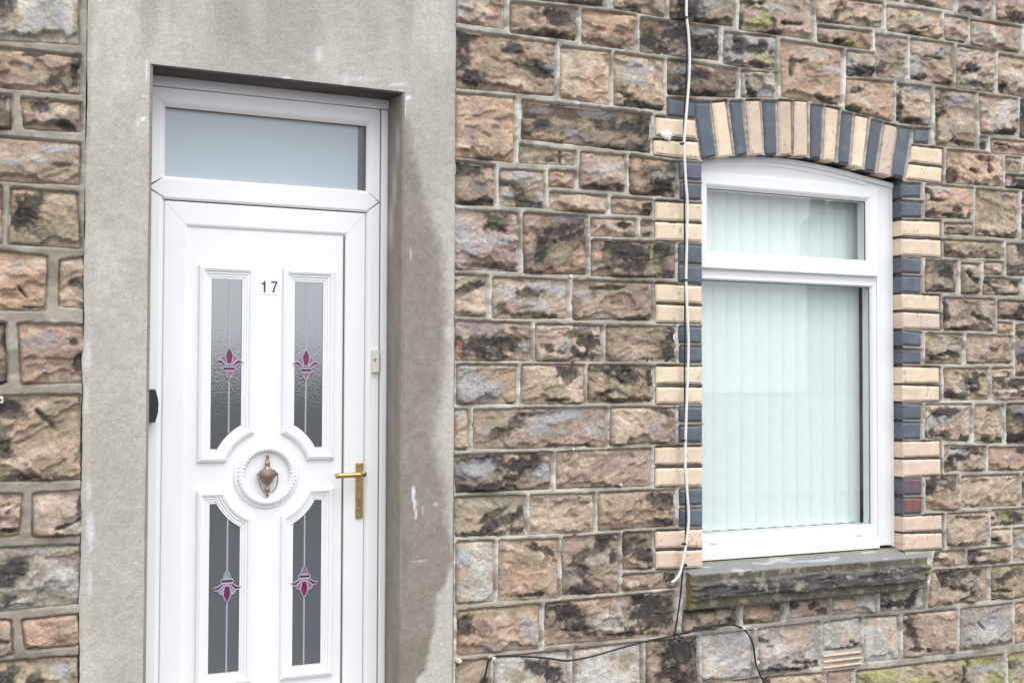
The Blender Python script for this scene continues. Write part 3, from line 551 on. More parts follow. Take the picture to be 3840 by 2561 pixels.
def grid_faces(nu, nv):
    i, j = np.meshgrid(np.arange(nu-1), np.arange(nv-1)); a = (j*nu+i).ravel()
    return np.stack([a, a+1, a+nu+1, a+nu], 1)
def stone(quad_px, base, patches, seed, parent, cell=.0047):
    Q = [np.array(W(*p)) for p in quad_px]          # TL TR BR BL
    w = (np.linalg.norm(Q[1]-Q[0])+np.linalg.norm(Q[2]-Q[3]))/2; h = (np.linalg.norm(Q[3]-Q[0])+np.linalg.norm(Q[2]-Q[1]))/2
    nu, nv = int(max(8, min(120, w/cell))), int(max(8, min(120, h/cell)))
    U, V = np.meshgrid(np.linspace(0, 1, nu), np.linspace(0, 1, nv))
    u, v = U.ravel(), V.ravel()
    X = (Q[0][0]*(1-u)+Q[1][0]*u)*(1-v)+(Q[3][0]*(1-u)+Q[2][0]*u)*v
    Z = (Q[0][1]*(1-u)+Q[1][1]*u)*(1-v)+(Q[3][1]*(1-u)+Q[2][1]*u)*v
    rnd = random.Random(seed)
    ed = np.minimum(np.minimum(u*w, (1-u)*w), np.minimum(v*h, (1-v)*h))
    # rounded, uneven arris
    cx = np.minimum(u*w, (1-u)*w); cz = np.minimum(v*h, (1-v)*h); r = .016
    e = np.where((cx < r) & (cz < r), r-np.sqrt((r-cx)**2+(r-cz)**2), ed)
    er = (.005+.010*fbm(X*22, Z*22, seed, 2))*np.where(ed == (1-v)*h, .6, 1)
    edge = sst(-.002, 1, np.clip(e, -.002, None)/er)
    bulge = .010+.010*rnd.random()
    # chiselled facets: lowest of a few tilted planes
    fac = np.full(X.shape, 9.0); cX, cZ = X.mean(), Z.mean()
    wx = X+.02*(fbm(X*14, Z*14, seed+5, 3)-.5); wz = Z+.02*(fbm(X*14, Z*14, seed+9, 3)-.5)
    for k in range(6):
        a = rnd.uniform(0, 6.28); sl = rnd.uniform(.05, .42)
        ox, oz = rnd.uniform(-.3, .3)*w, rnd.uniform(-.3, .3)*h
        fac = np.minimum(fac, .5*sl*((wx-cX-ox)*math.cos(a)+(wz-cZ-oz)*math.sin(a))+rnd.uniform(.002, .018))
    fac = np.clip(fac, -.008, .018)
    tilt = rnd.uniform(-.5, .5); ct, st = math.cos(tilt), math.sin(tilt)
    bx, bz = X*ct+Z*st, -X*st+Z*ct
    bed = fbm(bx*13, bz*42, seed+3, 4, .55)         # bedding planes
    tn = bed*5; fl = np.floor(tn); bed = (fl+sst(.35, .65, tn-fl))/5*.5+bed*.5
    rid = 1-np.abs(2*fbm(X*20, Z*26, seed+21, 4)-1)
    tq = fbm(bx*7+.25*fbm(X*30, Z*30, seed+41, 3), bz*13+.25*fbm(X*30, Z*30, seed+42, 3), seed+40, 3)*4.5; fq = np.floor(tq)
    led = (fq+sst(.42, .58, tq-fq))/4.5                     # broken ledges
    rel = .22 if base == 'w' else rnd.uniform(.40, 1.0)      # some stones are dressed nearly flat
    H = edge*(bulge*(.75+.5*v)+(.4+.6*rel)*fac+rel*(.058*(led-.5)+.012*(bed-.5)+.007*(rid-.6))+.0034*(fbm(X*85, Z*110, seed+31, 3)-.5))
    px, py = proj(X, 0*X, Z)
    n1 = fbm(X*34, Z*34, seed+50, 4, .6); n2 = fbm(X*9, Z*9, seed+60, 3); n3 = fbm(bx*22, bz*60, seed+70, 4, .6)
    n4 = fbm(X*120, Z*120, seed+80, 2)
    c = np.repeat(PAL[base][None], len(X), 0)
    def mixc(c, col, f): return c*(1-f[:, None])+col*f[:, None]
    c = mixc(c, PAL['g'], .32*sst(.52, .68, n2)*sst(.3, .6, n1))
    c = mixc(c, PAL['o' if rnd.random() < .5 else 'l'], .38*sst(.50, .66, fbm(X*12, Z*12, seed+90, 3)))
    c = mixc(c, PAL['d'], .28*sst(.54, .68, n3))
    c = mixc(c, PAL['l'], .25*sst(.55, .70, n1))
    c = c*rnd.uniform(.82, 1.10)*np.array([.99, .98, .955+.07*rnd.random()])
    if base == 'd': c = c*.80
    for (k, x, y, rx, ry, a) in patches:
        dx, dy = px-x, py-y; ca, sa = math.cos(a), math.sin(a)
        big = 1.22 if k == 'k' else 1.12; rx_, ry_ = rx*big, ry*big
        q = np.sqrt(((dx*ca+dy*sa)/rx_)**2+((-dx*sa+dy*ca)/ry_)**2)+1.5*(n1-.5)+.8*(n3-.5)+.4*(n4-.5)
        f = sst(1.25, .62, q)*np.clip(.52+.95*(.5*n3+.5*n4), .45, 1)
        if k == 'k':
            thin = min(rx, ry) < 9  # thin dark patches are crevices: cut in, and their shade painted too
            H = H-(.011 if thin else .004)*f
            f = f*(.95 if thin else .95)
        elif k in 'sw': H = H+.0025*f; f = f*.72
        elif k == 'r': f = sst(.9, .5, q)*.6
        else: f = f*.78
        c = mixc(c, PAL[k], f)
    c = c*(.76+.48*n1[:, None])*(.84+.32*n3[:, None])*(.86+.28*fbm(X*100, Z*115, seed+95, 2)[:, None])
    c = mixc(c, PAL['m']*.8, .35*sst(.60, .72, fbm(X*16, Z*16, 777, 3)))
    # ragged undercut along the bed and sometimes a spalled head
    db = (1-v)*h; thr = .002+.040*np.clip(fbm(X*15, X*0+seed, seed+11, 4, .55)-.36, 0, 1)*2.0
    H = H*(1-.80*sst(thr+.0028, thr-.0012, db))
    dt = v*h; thr = .030*np.clip(fbm(X*17, X*0+seed, seed+13, 4, .55)-.50, 0, 1)*2.5
    H = H*(1-.55*sst(thr+.004, thr-.001, dt)*(thr > .001))
    H = np.maximum(H, -.002)
    j = .0016
    X2 = X+j*(fbm(X*60, Z*60, seed+7, 2)-.5)*2; Z2 = Z+j*(fbm(X*60, Z*60, seed+8, 2)-.5)*2
    Y = .005-H
    Vt = np.stack([X2, Y, Z2], 1); Fc = grid_faces(nu, nv)[:, ::-1]
    # sides running back into the wall
    ring = list(range(nu))+[k*nu+nu-1 for k in range(1, nv)]+[(nv-1)*nu+k for k in range(nu-2, -1, -1)]+[k*nu for k in range(nv-2, 0, -1)]
    b0 = len(Vt); back = Vt[ring].copy(); back[:, 1] = .06
    Vt = np.concatenate([Vt, back]); c = np.concatenate([c, c[ring]])
    n = len(ring)
    sf = np.array([[ring[k], ring[(k+1) % n], b0+(k+1) % n, b0+k] for k in range(n)])
    Fc = np.concatenate([Fc, sf])
    mobj('stone', Vt, Fc, M_STONE, parent, np.clip(c, .008, .8), smooth=True)
    return Q

rows = parse(STONES)
brick_rows = []
for ln in BRICKS.strip().splitlines():
    k, c, q = ln.split(';'); q = [float(a) for a in q.split(',')]
    brick_rows.append((k, [nat(c, q[i], q[i+1]) for i in (0, 2, 4, 6)]))

XSL, XSR = WX(311, 1400), WX(1701, 1400)            # the render surround's left and right edges
XW0, XW1 = WX(2633, 1300), WX(3384, 1400)           # the window opening
wallL = empty('stone_wall', (XSL-.5, 0, 0), "neighbour's coursed sandstone wall with wide grey joints, left of the cement surround", 'wall')
wallR = empty('stone_wall', (XSR+1.2, 0, 0), 'rock-faced brown sandstone wall with thin pale joints around the window', 'wall')
shapes = {0: [], 1: []}
for i, (wl, quad, base, P) in enumerate(rows):
    Q = stone(quad, base, P, 100+i*13, wallL if wl else wallR)
    shapes[wl].append((Q, 0))

# courses beyond the picture's edges, joined: nothing of them shows in the photograph
fill = {0: [], 1: []}
rng = random.Random(3)
boxes = [(min(p[0] for p in Q), max(p[0] for p in Q), min(p[1] for p in Q), max(p[1] for p in Q)) for k in (0, 1) for Q, _ in shapes[k]]
for wl, xa, xb in ((1, XSL-.75, XSL-.012), (0, XSR+.01, 5.75)):
    z = -.30
    while z < 3.62:
        h = rng.uniform(.11, .17); x = xa
        while x < xb:
            w = min(rng.uniform(.16, .36), xb-x)
            if w > .05:
                pp = [proj(a, 0, b) for a in (x, x+w) for b in (z, z+h)]
                vis = any(-40 < a < 3880 and -40 < b < 2600 for a, b in pp)
                lap = any(x < b1 and x+w > b0 and z < d1 and z+h > d0 for b0, b1, d0, d1 in boxes)
                if not vis and not lap: fill[wl].append((x+.006, x+w-.006, z+.007, z+h-.007))
            x += w
        z += h
for wl in (0, 1):
    Vs, Fs, Cs = [], [], []; off = 0
    for k, (x0, x1, z0, z1) in enumerate(fill[wl]):
        nu, nv = 12, 7; U, V = np.meshgrid(np.linspace(0, 1, nu), np.linspace(0, 1, nv)); u, v = U.ravel(), V.ravel()
        X, Z = x0+(x1-x0)*u, z1+(z0-z1)*v
        e = np.minimum(np.minimum(u, 1-u)*(x1-x0), np.minimum(v, 1-v)*(z1-z0))
        Y = .005-sst(0, .014, e)*(.014+.014*fbm(X*18, Z*22, k, 3))
        col = PAL[rng.choice('tbtodp')]*rng.uniform(.8, 1.1)
        Vs.append(np.stack([X, Y, Z], 1)); Fs.append(grid_faces(nu, nv)[:, ::-1]+off); off += nu*nv
        Cs.append(col[None]*(.7+.6*fbm(X*30, Z*30, k, 3))[:, None])
        shapes[wl].append(([np.array(a) for a in ((x0, z1), (x1, z1), (x1, z0), (x0, z0))], 2))
    if Vs:
        o = mobj('outlying_stone_courses', np.concatenate(Vs), np.concatenate(Fs), M_STONE, (wallL if wl else wallR), np.concatenate(Cs), smooth=True)
        tag(o, kind='stuff')
BQ = []
for k, q in brick_rows:
    Q = [np.array(W(*p)) for p in q]
    if abs(Q[0][0]-XW1) < .03 and abs(Q[3][0]-XW1) < .03: Q[0][0] = XW1+random.uniform(-.001, .001); Q[3][0] = Q[0][0]
    if abs(Q[1][0]-XW0) < .02 and abs(Q[2][0]-XW0) < .02: Q[1][0] = XW0+random.uniform(-.001, .001); Q[2][0] = Q[1][0]
    BQ.append((k, Q)); shapes[0].append((Q, 1 if k in 'copd' else 3))
# window opening outline for the mortar (jambs, sill line, arch)
arch_px = [nat('E', a, b) for a, b in ((405, 540), (535, 527), (675, 512), (785, 512), (905, 508), (1015, 510), (1130, 516), (1260, 528), (1362, 545),
                                       (1478, 570), (1582, 594), (1690, 627), (1790, 655), (1902, 672), (1979, 690))]
ARCH = [np.array(W(*p)) for p in arch_px]; ARCH[0][0] = XW0; ARCH[-1][0] = XW1
ZSILL = WZ([(2634, 2112)])
SILLX0, SILLX1 = WX(2568, 2200), WX(3482, 2200, -.043)
ZS1 = W(2640, 2152, -.043)[1]; ZS0 = W(2600, 2284, -.043)[1]

def poly_sdf(X, Z, P):
    """signed distance, negative inside"""
    d = np.full(X.shape, 1e9); ins = np.zeros(X.shape, bool); n = len(P)
    for i in range(n):
        a, b = P[i], P[(i+1) % n]; ex, ez = b-a
        px, pz = X-a[0], Z-a[1]; t = np.clip((px*ex+pz*ez)/(ex*ex+ez*ez), 0, 1)
        d = np.minimum(d, (px-t*ex)**2+(pz-t*ez)**2)
        c = ((a[1] > Z) != (b[1] > Z)) & (X < (b[0]-a[0])*(Z-a[1])/(b[1]-a[1]+1e-12)+a[0]); ins ^= c
    d = np.sqrt(d); return np.where(ins, -d, d)
def mortar(wl, x0, x1, z0, z1, parent, cell=.004):
    xs = np.arange(x0, x1+cell, cell); zs = np.arange(z0, z1+cell, cell); xs[-1] = x1
    X, Z = np.meshgrid(xs, zs); S = np.full(X.shape, .08); B = np.full(X.shape, .08); BL = np.full(X.shape, .08)
    wob = .005*(fbm(X*38, Z*38, 11, 3)-.5)
    for P, kind in shapes[wl]:
        P = np.array(P); m = .05; r = .006 if kind not in (1, 3) else .003
        i0, i1 = np.searchsorted(xs, [P[:, 0].min()-m, P[:, 0].max()+m]); j0, j1 = np.searchsorted(zs, [P[:, 1].min()-m, P[:, 1].max()+m])
        if i1 <= i0 or j1 <= j0: continue
        sl = (slice(j0, j1), slice(i0, i1))
        c = P.mean(0); Pi = c+(P-c)*(1-2*r/np.maximum(.02, np.abs(P-c).max(0)*2))
        d = poly_sdf(X[sl], Z[sl], Pi)-r
        if kind in (1, 3): B[sl] = np.minimum(B[sl], d)
        if kind == 3: BL[sl] = np.minimum(BL[sl], d)
        S[sl] = np.minimum(S[sl], d)
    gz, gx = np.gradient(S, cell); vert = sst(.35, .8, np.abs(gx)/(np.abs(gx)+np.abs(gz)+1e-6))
    s = S+wob*(B > .004)
    s = s-.0028-.0009*vert*(wl == 0); top = sst(-.0012, .0016, s)
    n = fbm(X*60, Z*60, 5, 3); n2 = fbm(X*7, Z*7, 6, 3); n3 = fbm(X*25, Z*25, 8, 4)
    nearb = sst(.012, .004, B)
    proud = .0095*(1-nearb)+(-.001)*nearb
    Y = .006-top*(proud+.006)+.0035*(n-.5)+.002*(n3-.5)
    if wl: base = np.array([.33, .295, .245]); vert = vert*.15
    else: base = np.array([.385, .35, .295])
    c = base*(.75+.45*n2[..., None])*(.75+.5*n3[..., None])
    white = np.array([.72, .70, .66])
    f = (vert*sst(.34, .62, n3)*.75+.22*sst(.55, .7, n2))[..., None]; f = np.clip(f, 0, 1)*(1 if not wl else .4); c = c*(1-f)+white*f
    dk = sst(.60, .74, fbm(X*5, Z*9, 77, 3))[..., None]*.6*(1-.6*vert[..., None]); c = c*(1-dk)+np.array([.15, .125, .10])*dk
    px, py = proj(X, 0*X, Z)
    if not wl:
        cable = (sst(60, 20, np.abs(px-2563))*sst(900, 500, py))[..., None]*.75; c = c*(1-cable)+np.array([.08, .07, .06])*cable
        us = (sst(2180, 2260, py)*sst(2380, 2300, py)*sst(2540, 2580, px)*sst(3500, 3440, px))[..., None]*.45; c = c*(1-us)+np.array([.16, .14, .12])*us  # mortar just under the sill painted darker, shade put into its colour
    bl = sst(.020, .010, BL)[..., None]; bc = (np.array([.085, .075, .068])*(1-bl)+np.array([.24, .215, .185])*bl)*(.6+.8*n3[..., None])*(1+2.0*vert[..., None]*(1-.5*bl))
    c = c*(1-nearb[..., None])+bc*nearb[..., None]
    keep = s > -.0085
    if not wl:
        op = [np.array((XW0, 1.0)), np.array((XW1, 1.0))]+[p for p in ARCH[::-1]]
        op[0][1] = op[1][1] = ZS1-.02
        hole = poly_sdf(X, Z, np.array(op)) < -.003
        keep &= ~hole
        keep &= ~((X > SILLX0+.01) & (X < SILLX1-.01) & (Z > ZS0+.01) & (Z < ZS1-.01))
    k4 = (keep[:-1, :-1] | keep[1:, :-1] | keep[:-1, 1:] | keep[1:, 1:])
    if not wl:
        hk = hole; k4 &= ~(hk[:-1, :-1] | hk[1:, :-1] | hk[:-1, 1:] | hk[1:, 1:])
    nx = X.shape[1]; jj, ii = np.nonzero(k4); a = jj*nx+ii
    Fc = np.stack([a, a+1, a+nx+1, a+nx], 1)
    used = np.unique(Fc); mp = np.zeros(X.size, int); mp[used] = np.arange(len(used)); Fc = mp[Fc]
    Vt = np.stack([X.ravel()[used], Y.ravel()[used], Z.ravel()[used]], 1)
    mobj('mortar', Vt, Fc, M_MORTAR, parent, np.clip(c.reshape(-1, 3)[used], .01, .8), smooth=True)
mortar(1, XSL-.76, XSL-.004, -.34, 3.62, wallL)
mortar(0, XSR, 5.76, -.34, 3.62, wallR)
# solid body of the wall behind the facing
def body(parent, xs):
    bm = bmesh.new()
    for b in xs: add_box(bm, *b)
    return bmobj('wall_core', bm, M_MCORE, parent)
M_MCORE = plain('bedding_mortar', (.13, .115, .10), .9, noise=.3, scale=90, bump=.4)
body(wallL, [(XSL-.76, XSL-.012, .012, .3, -.34, 3.62)])
ZARCHTOP = max(p[1] for p in ARCH)+.02
body(wallR, [(XSR+.01, XW0-.02, .012, .3, -.34, 3.62), (XW1+.012, 5.76, .012, .3, -.34, 3.62),
             (XW0-.02, XW1+.004, .012, .3, -.34, ZSILL-.1), (XW0-.02, XW1+.004, .012, .3, ZARCHTOP, 3.62)])
# arch core so the soffit joints are closed
bm = bmesh.new()
add_prism(bm, [(p[0], p[1]+.004) for p in ARCH]+[(XW1+.02, ZARCHTOP+.01), (XW0-.02, ZARCHTOP+.01)], .012, .12)
bmobj('arch_core', bm, M_MCORE, wallR)

# ------------------------------------------------------------------ brick dressing of the window
surround = empty('brick_surround', ((XW0+XW1)/2, 0, ZSILL), 'cream and blue brick quoins and arch framing the window', 'brickwork')
BP = dict(c=(.78, .63, .465), o=(.75, .58, .455), p=(.67, .54, .44), d=(.54, .44, .33), b=(.10, .122, .148), r=(.11, .10, .118))
for i, (k, Q) in enumerate(BQ):
    c = sum(Q)/4; vertb = np.linalg.norm(Q[3]-Q[0]) > np.linalg.norm(Q[1]-Q[0])
    w = np.linalg.norm(Q[1]-Q[0]); h = np.linalg.norm(Q[3]-Q[0])
    nu, nv = max(6, int(w/.0075)), max(6, int(h/.0075))
    U, V = np.meshgrid(np.linspace(0, 1, nu), np.linspace(0, 1, nv)); u, v = U.ravel(), V.ravel()
    X = (Q[0][0]*(1-u)+Q[1][0]*u)*(1-v)+(Q[3][0]*(1-u)+Q[2][0]*u)*v
    Z = (Q[0][1]*(1-u)+Q[1][1]*u)*(1-v)+(Q[3][1]*(1-u)+Q[2][1]*u)*v
    X = X+.0016*(fbm(X*30, Z*30, 300+i, 3)-.5)*2; Z = Z+.0022*(fbm(X*30, Z*30, 400+i, 3)-.5)*2
    e = np.minimum(np.minimum(u, 1-u)*w, np.minimum(v, 1-v)*h)
    Y = .002-.006*sst(0, .0045, e)+.0015*(fbm(X*25, Z*25, 500+i, 3)-.5)+.0006*random.uniform(-1, 1)
    col = np.array(BP[k])*random.uniform(.93, 1.07)
    n = fbm(X*22, Z*22, 600+i, 4, .6); n5 = fbm(X*9, Z*30 if not vertb else Z*9, 620+i, 3); n6 = fbm(X*140, Z*60, 640+i, 2)
    C = col[None]*(.86+.28*n[:, None])*(.9+.2*n5[:, None])
    if k in 'copd':
        f = (.6*sst(.70, .78, n6)*sst(.45, .66, n))[:, None]; C = C*(1-f)+np.array([.16, .11, .08])*f
        f = (.4*sst(.58, .75, n5))[:, None]; C = C*(1-f)+np.array([.60, .48, .40])*f
    else:
        f = (.30*sst(.5, .75, n))[:, None]; C = C*(1-f)+np.array([.17, .20, .235])*f
        f = (.35*sst(.55, .75, n5))[:, None]; C = C*(1-f)+np.array([.10, .085, .12])*f
    if k == 'r':
        px, py = proj(X, 0*X, Z)
        for cx, cy, rx, ry, s in ((3405, 1892, 14, 34, .8), (3437, 1885, 12, 36, .6), (3400, 1820, 8, 22, .35), (3432, 1815, 14, 26, .45)):
            f = (s*sst(1.2, .4, np.sqrt(((px-cx)/rx)**2+((py-cy)/ry)**2)+.9*(n-.5)))[:, None]; C = C*(1-f)+np.array([.34, .09, .05])*f
    Vt = np.stack([X, Y, Z], 1); Fc = grid_faces(nu, nv)[:, ::-1]
    ring = list(range(nu))+[q*nu+nu-1 for q in range(1, nv)]+[(nv-1)*nu+q for q in range(nu-2, -1, -1)]+[q*nu for q in range(nv-2, 0, -1)]
    m = len(ring); b1 = len(Vt); segs = [Vt]; cs = [C]; faces = [Fc]
    prev = ring
    for dep in (.006, .05, .105):
        R = Vt[ring].copy(); R[:, 1] = dep; b0 = b1
        segs.append(R); cs.append(C[ring]*np.where(k in 'copd', 1.0, .9)); cur = [b0+q for q in range(m)]
        faces.append(np.array([[prev[q], prev[(q+1) % m], cur[(q+1) % m], cur[q]] for q in range(m)])); prev = cur; b1 += m
    mobj('brick', np.concatenate(segs), np.concatenate(faces), M_GLAZED if k in 'br' else M_BRICK, surround, np.clip(np.concatenate(cs), .01, .8))

# ------------------------------------------------------------------ cement render surround of the door
XO0, XO1 = WX(564, 1300, -.012), WX(1502, 1300, -.012)
ZO = WZ([(564, 243), (1000, 297), (1500, 357)], -.012)
YS = -.012; FY = .128                               # face of the render, face of the door frame
def damp(px, py):
    B = [(1440, 300), (1495, 410), (1521, 438), (1547, 587), (1572, 702), (1598, 788), (1613, 845), (1644, 931), (1668, 1120), (1664, 1353), (1645, 1500), (1628, 1650), (1640, 1760), (1664, 1838),
         (1672, 1963), (1690, 2026), (1696, 2090), (1667, 2174), (1629, 2237), (1620, 2364), (1591, 2511), (1557, 2561), (1540, 2700)]
    bx = np.interp(py, [b[1] for b in B], [b[0] for b in B]); soft = np.interp(py, [400, 900, 1300, 1900, 2100, 2600], [28, 45, 65, 55, 26, 16])
    return sst(bx+soft*.6, bx-soft*.6, px)*sst(380, 520, py), bx
def surround_col(X, Z, Y=None):
    px, py = proj(X, 0*X if Y is None else Y, Z)
    n = fbm(X*6, Z*4, 41, 4); n2 = fbm(X*45, Z*45, 42, 4, .6); n3 = fbm(X*3, Z*1.3, 43, 3); n4 = fbm(X*16, Z*3, 46, 3)
    c = np.array([.48, .452, .41])[None]*(.82+.36*n[:, None])*(.84+.32*n2[:, None])
    f = (.35*sst(.5, .7, n3))[:, None]; c = c*(1-f)+np.array([.39, .355, .31])*f
    f = (.40*sst(420, 20, py)*sst(.40, .66, n4))[:, None]; c = c*(1-f)+np.array([.28, .25, .21])*f
    # paler band along both outer edges
    wb = 25*(n-.5)
    f = (.55*sst(1600, 1690, px+wb)*sst(900, 1200, py)+.45*sst(350, 322, px+wb)*sst(950, 1200, py))[:, None]
    c = c*(1-f)+np.array([.54, .51, .46])*f
    dm, bx = damp(px+18*(n2-.5)+30*(n-.5), py)
    if Y is not None: dm = dm*0
    right = (px > 1440)
    dm = dm*right
    f = (.84*dm)[:, None]; wet = np.array([.24, .21, .175])[None]*(.8+.4*n2[:, None]); c = c*(1-f)+wet*f
    f = (.5*dm*sst(2050, 2350, py)*sst(.4, .6, n))[:, None]; c = c*(1-f)+np.array([.19, .175, .125])*f
    f = (.45*dm*sst(bx-150, bx-195, px)*sst(900, 1200, py)*n2*1.5)[:, None]; c = c*(1-f)+np.array([.12, .105, .09])*f
    # plaster chips and drips
    for x, y, rx, ry, s in ((549, 268, 4, 42, .75), (541, 364, 10, 4, .8), (538, 448, 14, 6, .8), (518, 462, 5, 16, .5), (516, 500, 5, 12, .4), (1061, 240, 4, 50, .7), (1066, 297, 20, 7, .75), (802, 215, 4, 34, .5), (1192, 210, 3, 30, .55),
                            (1165, 285, 5, 28, .55), (1163, 245, 5, 24, .4), (1291, 305, 5, 30, .4), (1010, 233, 25, 4, .35), (1320, 258, 10, 8, .35), (1502, 355, 10, 14, .7), (1526, 370, 13, 8, .9), (1514, 410, 5, 32, .85), (1490, 320, 30, 8, .5),
                            (1545, 1850, 6, 26, 1), (1551, 1890, 5, 26, 1), (1556, 1925, 3, 22, .9), (1579, 1912, 4, 20, .4), (1534, 952, 3, 32, .5), (1500, 1865, 3, 8, .5), (482, 50, 3, 6, .8), (372, 8, 5, 6, .4), (1580, 2103, 40, 3, .35),
                            (325, 1330, 12, 60, .55), (322, 1500, 9, 60, .4), (338, 1990, 14, 70, .6), (335, 2180, 10, 60, .4), (330, 1830, 10, 40, .4), (1676, 1250, 14, 26, .4), (1653, 2413, 4, 4, .8), (1630, 1890, 9, 9, .5), (1340, 300, 90, 10, .35),
                            (547, 1530, 5, 60, .4), (545, 1680, 4, 60, .4), (1090, 255, 12, 4, .4), (520, 1900, 7, 24, .3), (505, 2110, 8, 10, .3)):
        q = np.sqrt(((px-x)/rx)**2+((py-y)/ry)**2)+.9*(n2-.5); f = (s*sst(1.25, .65, q))[:, None]; c = c*(1-f)+np.array([.74, .74, .74])*f
    return np.clip(c, .02, .8)
xs = np.unique(np.round(np.concatenate([np.arange(XSL, XO0-.012, .0066), [XO0-.012], np.arange(XO0, XO1, .02), [XO1+.012], np.arange(XO1+.012, XSR, .0066), [XSR]]), 5))
zs = np.unique(np.round(np.concatenate([np.arange(-.34, ZO+.008, .0066), [ZO+.008], np.arange(ZO+.014, 3.62, .0066)]), 5))
X, Z = np.meshgrid(xs, zs)
hole = (X > XO0-.011) & (X < XO1+.011) & (Z < ZO+.007)
nx = len(xs)
edgeL = sst(.012, 0, X-XSL); edgeR = sst(.012, 0, XSR-X)
Y = YS+.0022*(fbm(X*7, Z*7, 51, 3)-.5)+.0012*(fbm(X*60, Z*60, 52, 2)-.5)+.006*edgeL*(.6+.8*fbm(X*9, Z*12, 53, 3))+.006*edgeR
X2 = X-edgeL*.010*(fbm(X*0, Z*9, 54, 4)-.4)
fx = [(a, b) for b in range(len(zs)-1) for a in range(nx-1)
      if not ((xs[a] > XO0-.013) and (xs[a+1] < XO1+.013) and (zs[b+1] < ZO+.009))]
Fc = np.array([[b*nx+a, b*nx+a+1, (b+1)*nx+a+1, (b+1)*nx+a] for a, b in fx])
Vt = np.stack([X2.ravel(), Y.ravel(), Z.ravel()], 1); C = surround_col(X.ravel(), Z.ravel())
# outer edges, reveals and soffit
def strip(path, fixed, axis, colfn):
    """path: list of (a, y) across; fixed: array along; axis 'z' (vertical strip) or 'x'"""
    global Vt, C, Fc
    b0 = len(Vt); P = []
    for a, y in path:
        if axis == 'z': P.append(np.stack([np.full(len(fixed), a), np.full(len(fixed), y), fixed], 1))
        else: P.append(np.stack([fixed, np.full(len(fixed), y), np.full(len(fixed), a)], 1))
    P = np.concatenate(P); n = len(fixed); m = len(path)
    Vt = np.concatenate([Vt, P]); C = np.concatenate([C, colfn(P)])
    f = [[b0+i*n+j, b0+i*n+j+1, b0+(i+1)*n+j+1, b0+(i+1)*n+j] for i in range(m-1) for j in range(n-1)]
    Fc = np.concatenate([Fc, np.array(f)])
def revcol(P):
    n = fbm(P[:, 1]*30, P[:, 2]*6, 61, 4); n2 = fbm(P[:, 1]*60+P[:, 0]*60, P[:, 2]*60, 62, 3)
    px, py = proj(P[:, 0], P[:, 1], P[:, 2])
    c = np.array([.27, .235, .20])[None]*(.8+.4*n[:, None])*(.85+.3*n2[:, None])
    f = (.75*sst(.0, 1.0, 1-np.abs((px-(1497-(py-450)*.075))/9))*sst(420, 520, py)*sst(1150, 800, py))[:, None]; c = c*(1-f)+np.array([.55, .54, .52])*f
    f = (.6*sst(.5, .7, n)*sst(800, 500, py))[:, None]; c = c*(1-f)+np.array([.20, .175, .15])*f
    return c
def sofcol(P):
    n = fbm(P[:, 0]*7, P[:, 1]*50, 63, 4); return np.array([.10, .085, .072])[None]*(.5+1.0*n[:, None])  # underside far darker than the face: its shade is put into the colour
zz = np.arange(-.34, ZO+.02, .02); zz[-1] = ZO+.008
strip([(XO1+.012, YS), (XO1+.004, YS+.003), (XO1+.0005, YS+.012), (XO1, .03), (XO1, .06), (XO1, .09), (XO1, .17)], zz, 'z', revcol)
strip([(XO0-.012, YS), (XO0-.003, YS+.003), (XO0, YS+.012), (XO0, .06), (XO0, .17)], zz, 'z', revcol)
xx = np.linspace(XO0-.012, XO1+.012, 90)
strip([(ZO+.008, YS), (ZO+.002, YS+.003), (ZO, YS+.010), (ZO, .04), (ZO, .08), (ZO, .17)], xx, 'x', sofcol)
zz = np.arange(-.34, 3.63, .03)
strip([(XSL, YS+.006), (XSL, .05)], zz, 'z', lambda P: np.full((len(P), 3), .18))
strip([(XSR, YS+.006), (XSR, .05)], zz, 'z', lambda P: np.full((len(P), 3), .30))
o = mobj('render_surround', Vt, Fc, M_RENDER, None, C, smooth=False, origin=((XSL+XSR)/2, 0, 0))
tag(o, 'smooth grey cement render band round the front door, damp-stained on its right', 'door surround')
bm = bmesh.new(); add_box(bm, XSL+.004, XO0-.016, .03, .3, -.34, 3.6); add_box(bm, XO1+.016, XSR-.004, .03, .3, -.34, 3.6); add_box(bm, XO0-.016, XO1+.016, .03, .3, ZO+.014, 3.6)
bmobj('backing_wall', bm, M_MCORE, o)

# ------------------------------------------------------------------ front door
door = empty('front_door', ((XO0+XO1)/2, FY, 0), 'white panelled upvc front door with glazed transom and number 17', 'door')
xf0, xf1 = XO0-.0+.002, WX(1421, 1300, FY)
xi0, xi1 = WX(612, 1300, FY), WX(1372, 1300, FY)
zft = WZ([(564, 317), (1000, 368), (1400, 411)], FY)
zgt, zgb = WZ([(613, 392), (1371, 476)], FY), WZ([(613, 659), (1371, 718)], FY)
zlt = WZ([(613, 751), (1374, 804)], FY)
zbar = WZ([(613, 744), (1374, 797)], FY)
ZB = .13
PF = [(0, .20), (0, FY+.003), (.05, FY), (.74, FY), (.84, FY+.003), (1, FY+.012), (1, .20)]
zm = (zgb+zbar)/2
# outer frame: transom light above, door below
rect_frame('frame_bar', (xf0, xf1, zm, zft), (xi0, xi1, zgb, zgt), PF, M_PVC, door, 'tlr')
bm = bmesh.new(); add_bar(bm, (xf0, zm), (xf0, ZB), (xi0, zbar-.0), (xi0, ZB), PF[::1]); bmobj('frame_bar', bm, M_PVC, door)
bm = bmesh.new(); add_bar(bm, (xf1, ZB), (xf1, zm), (xi1, ZB), (xi1, zbar), PF[::1]); bmobj('frame_bar', bm, M_PVC, door)
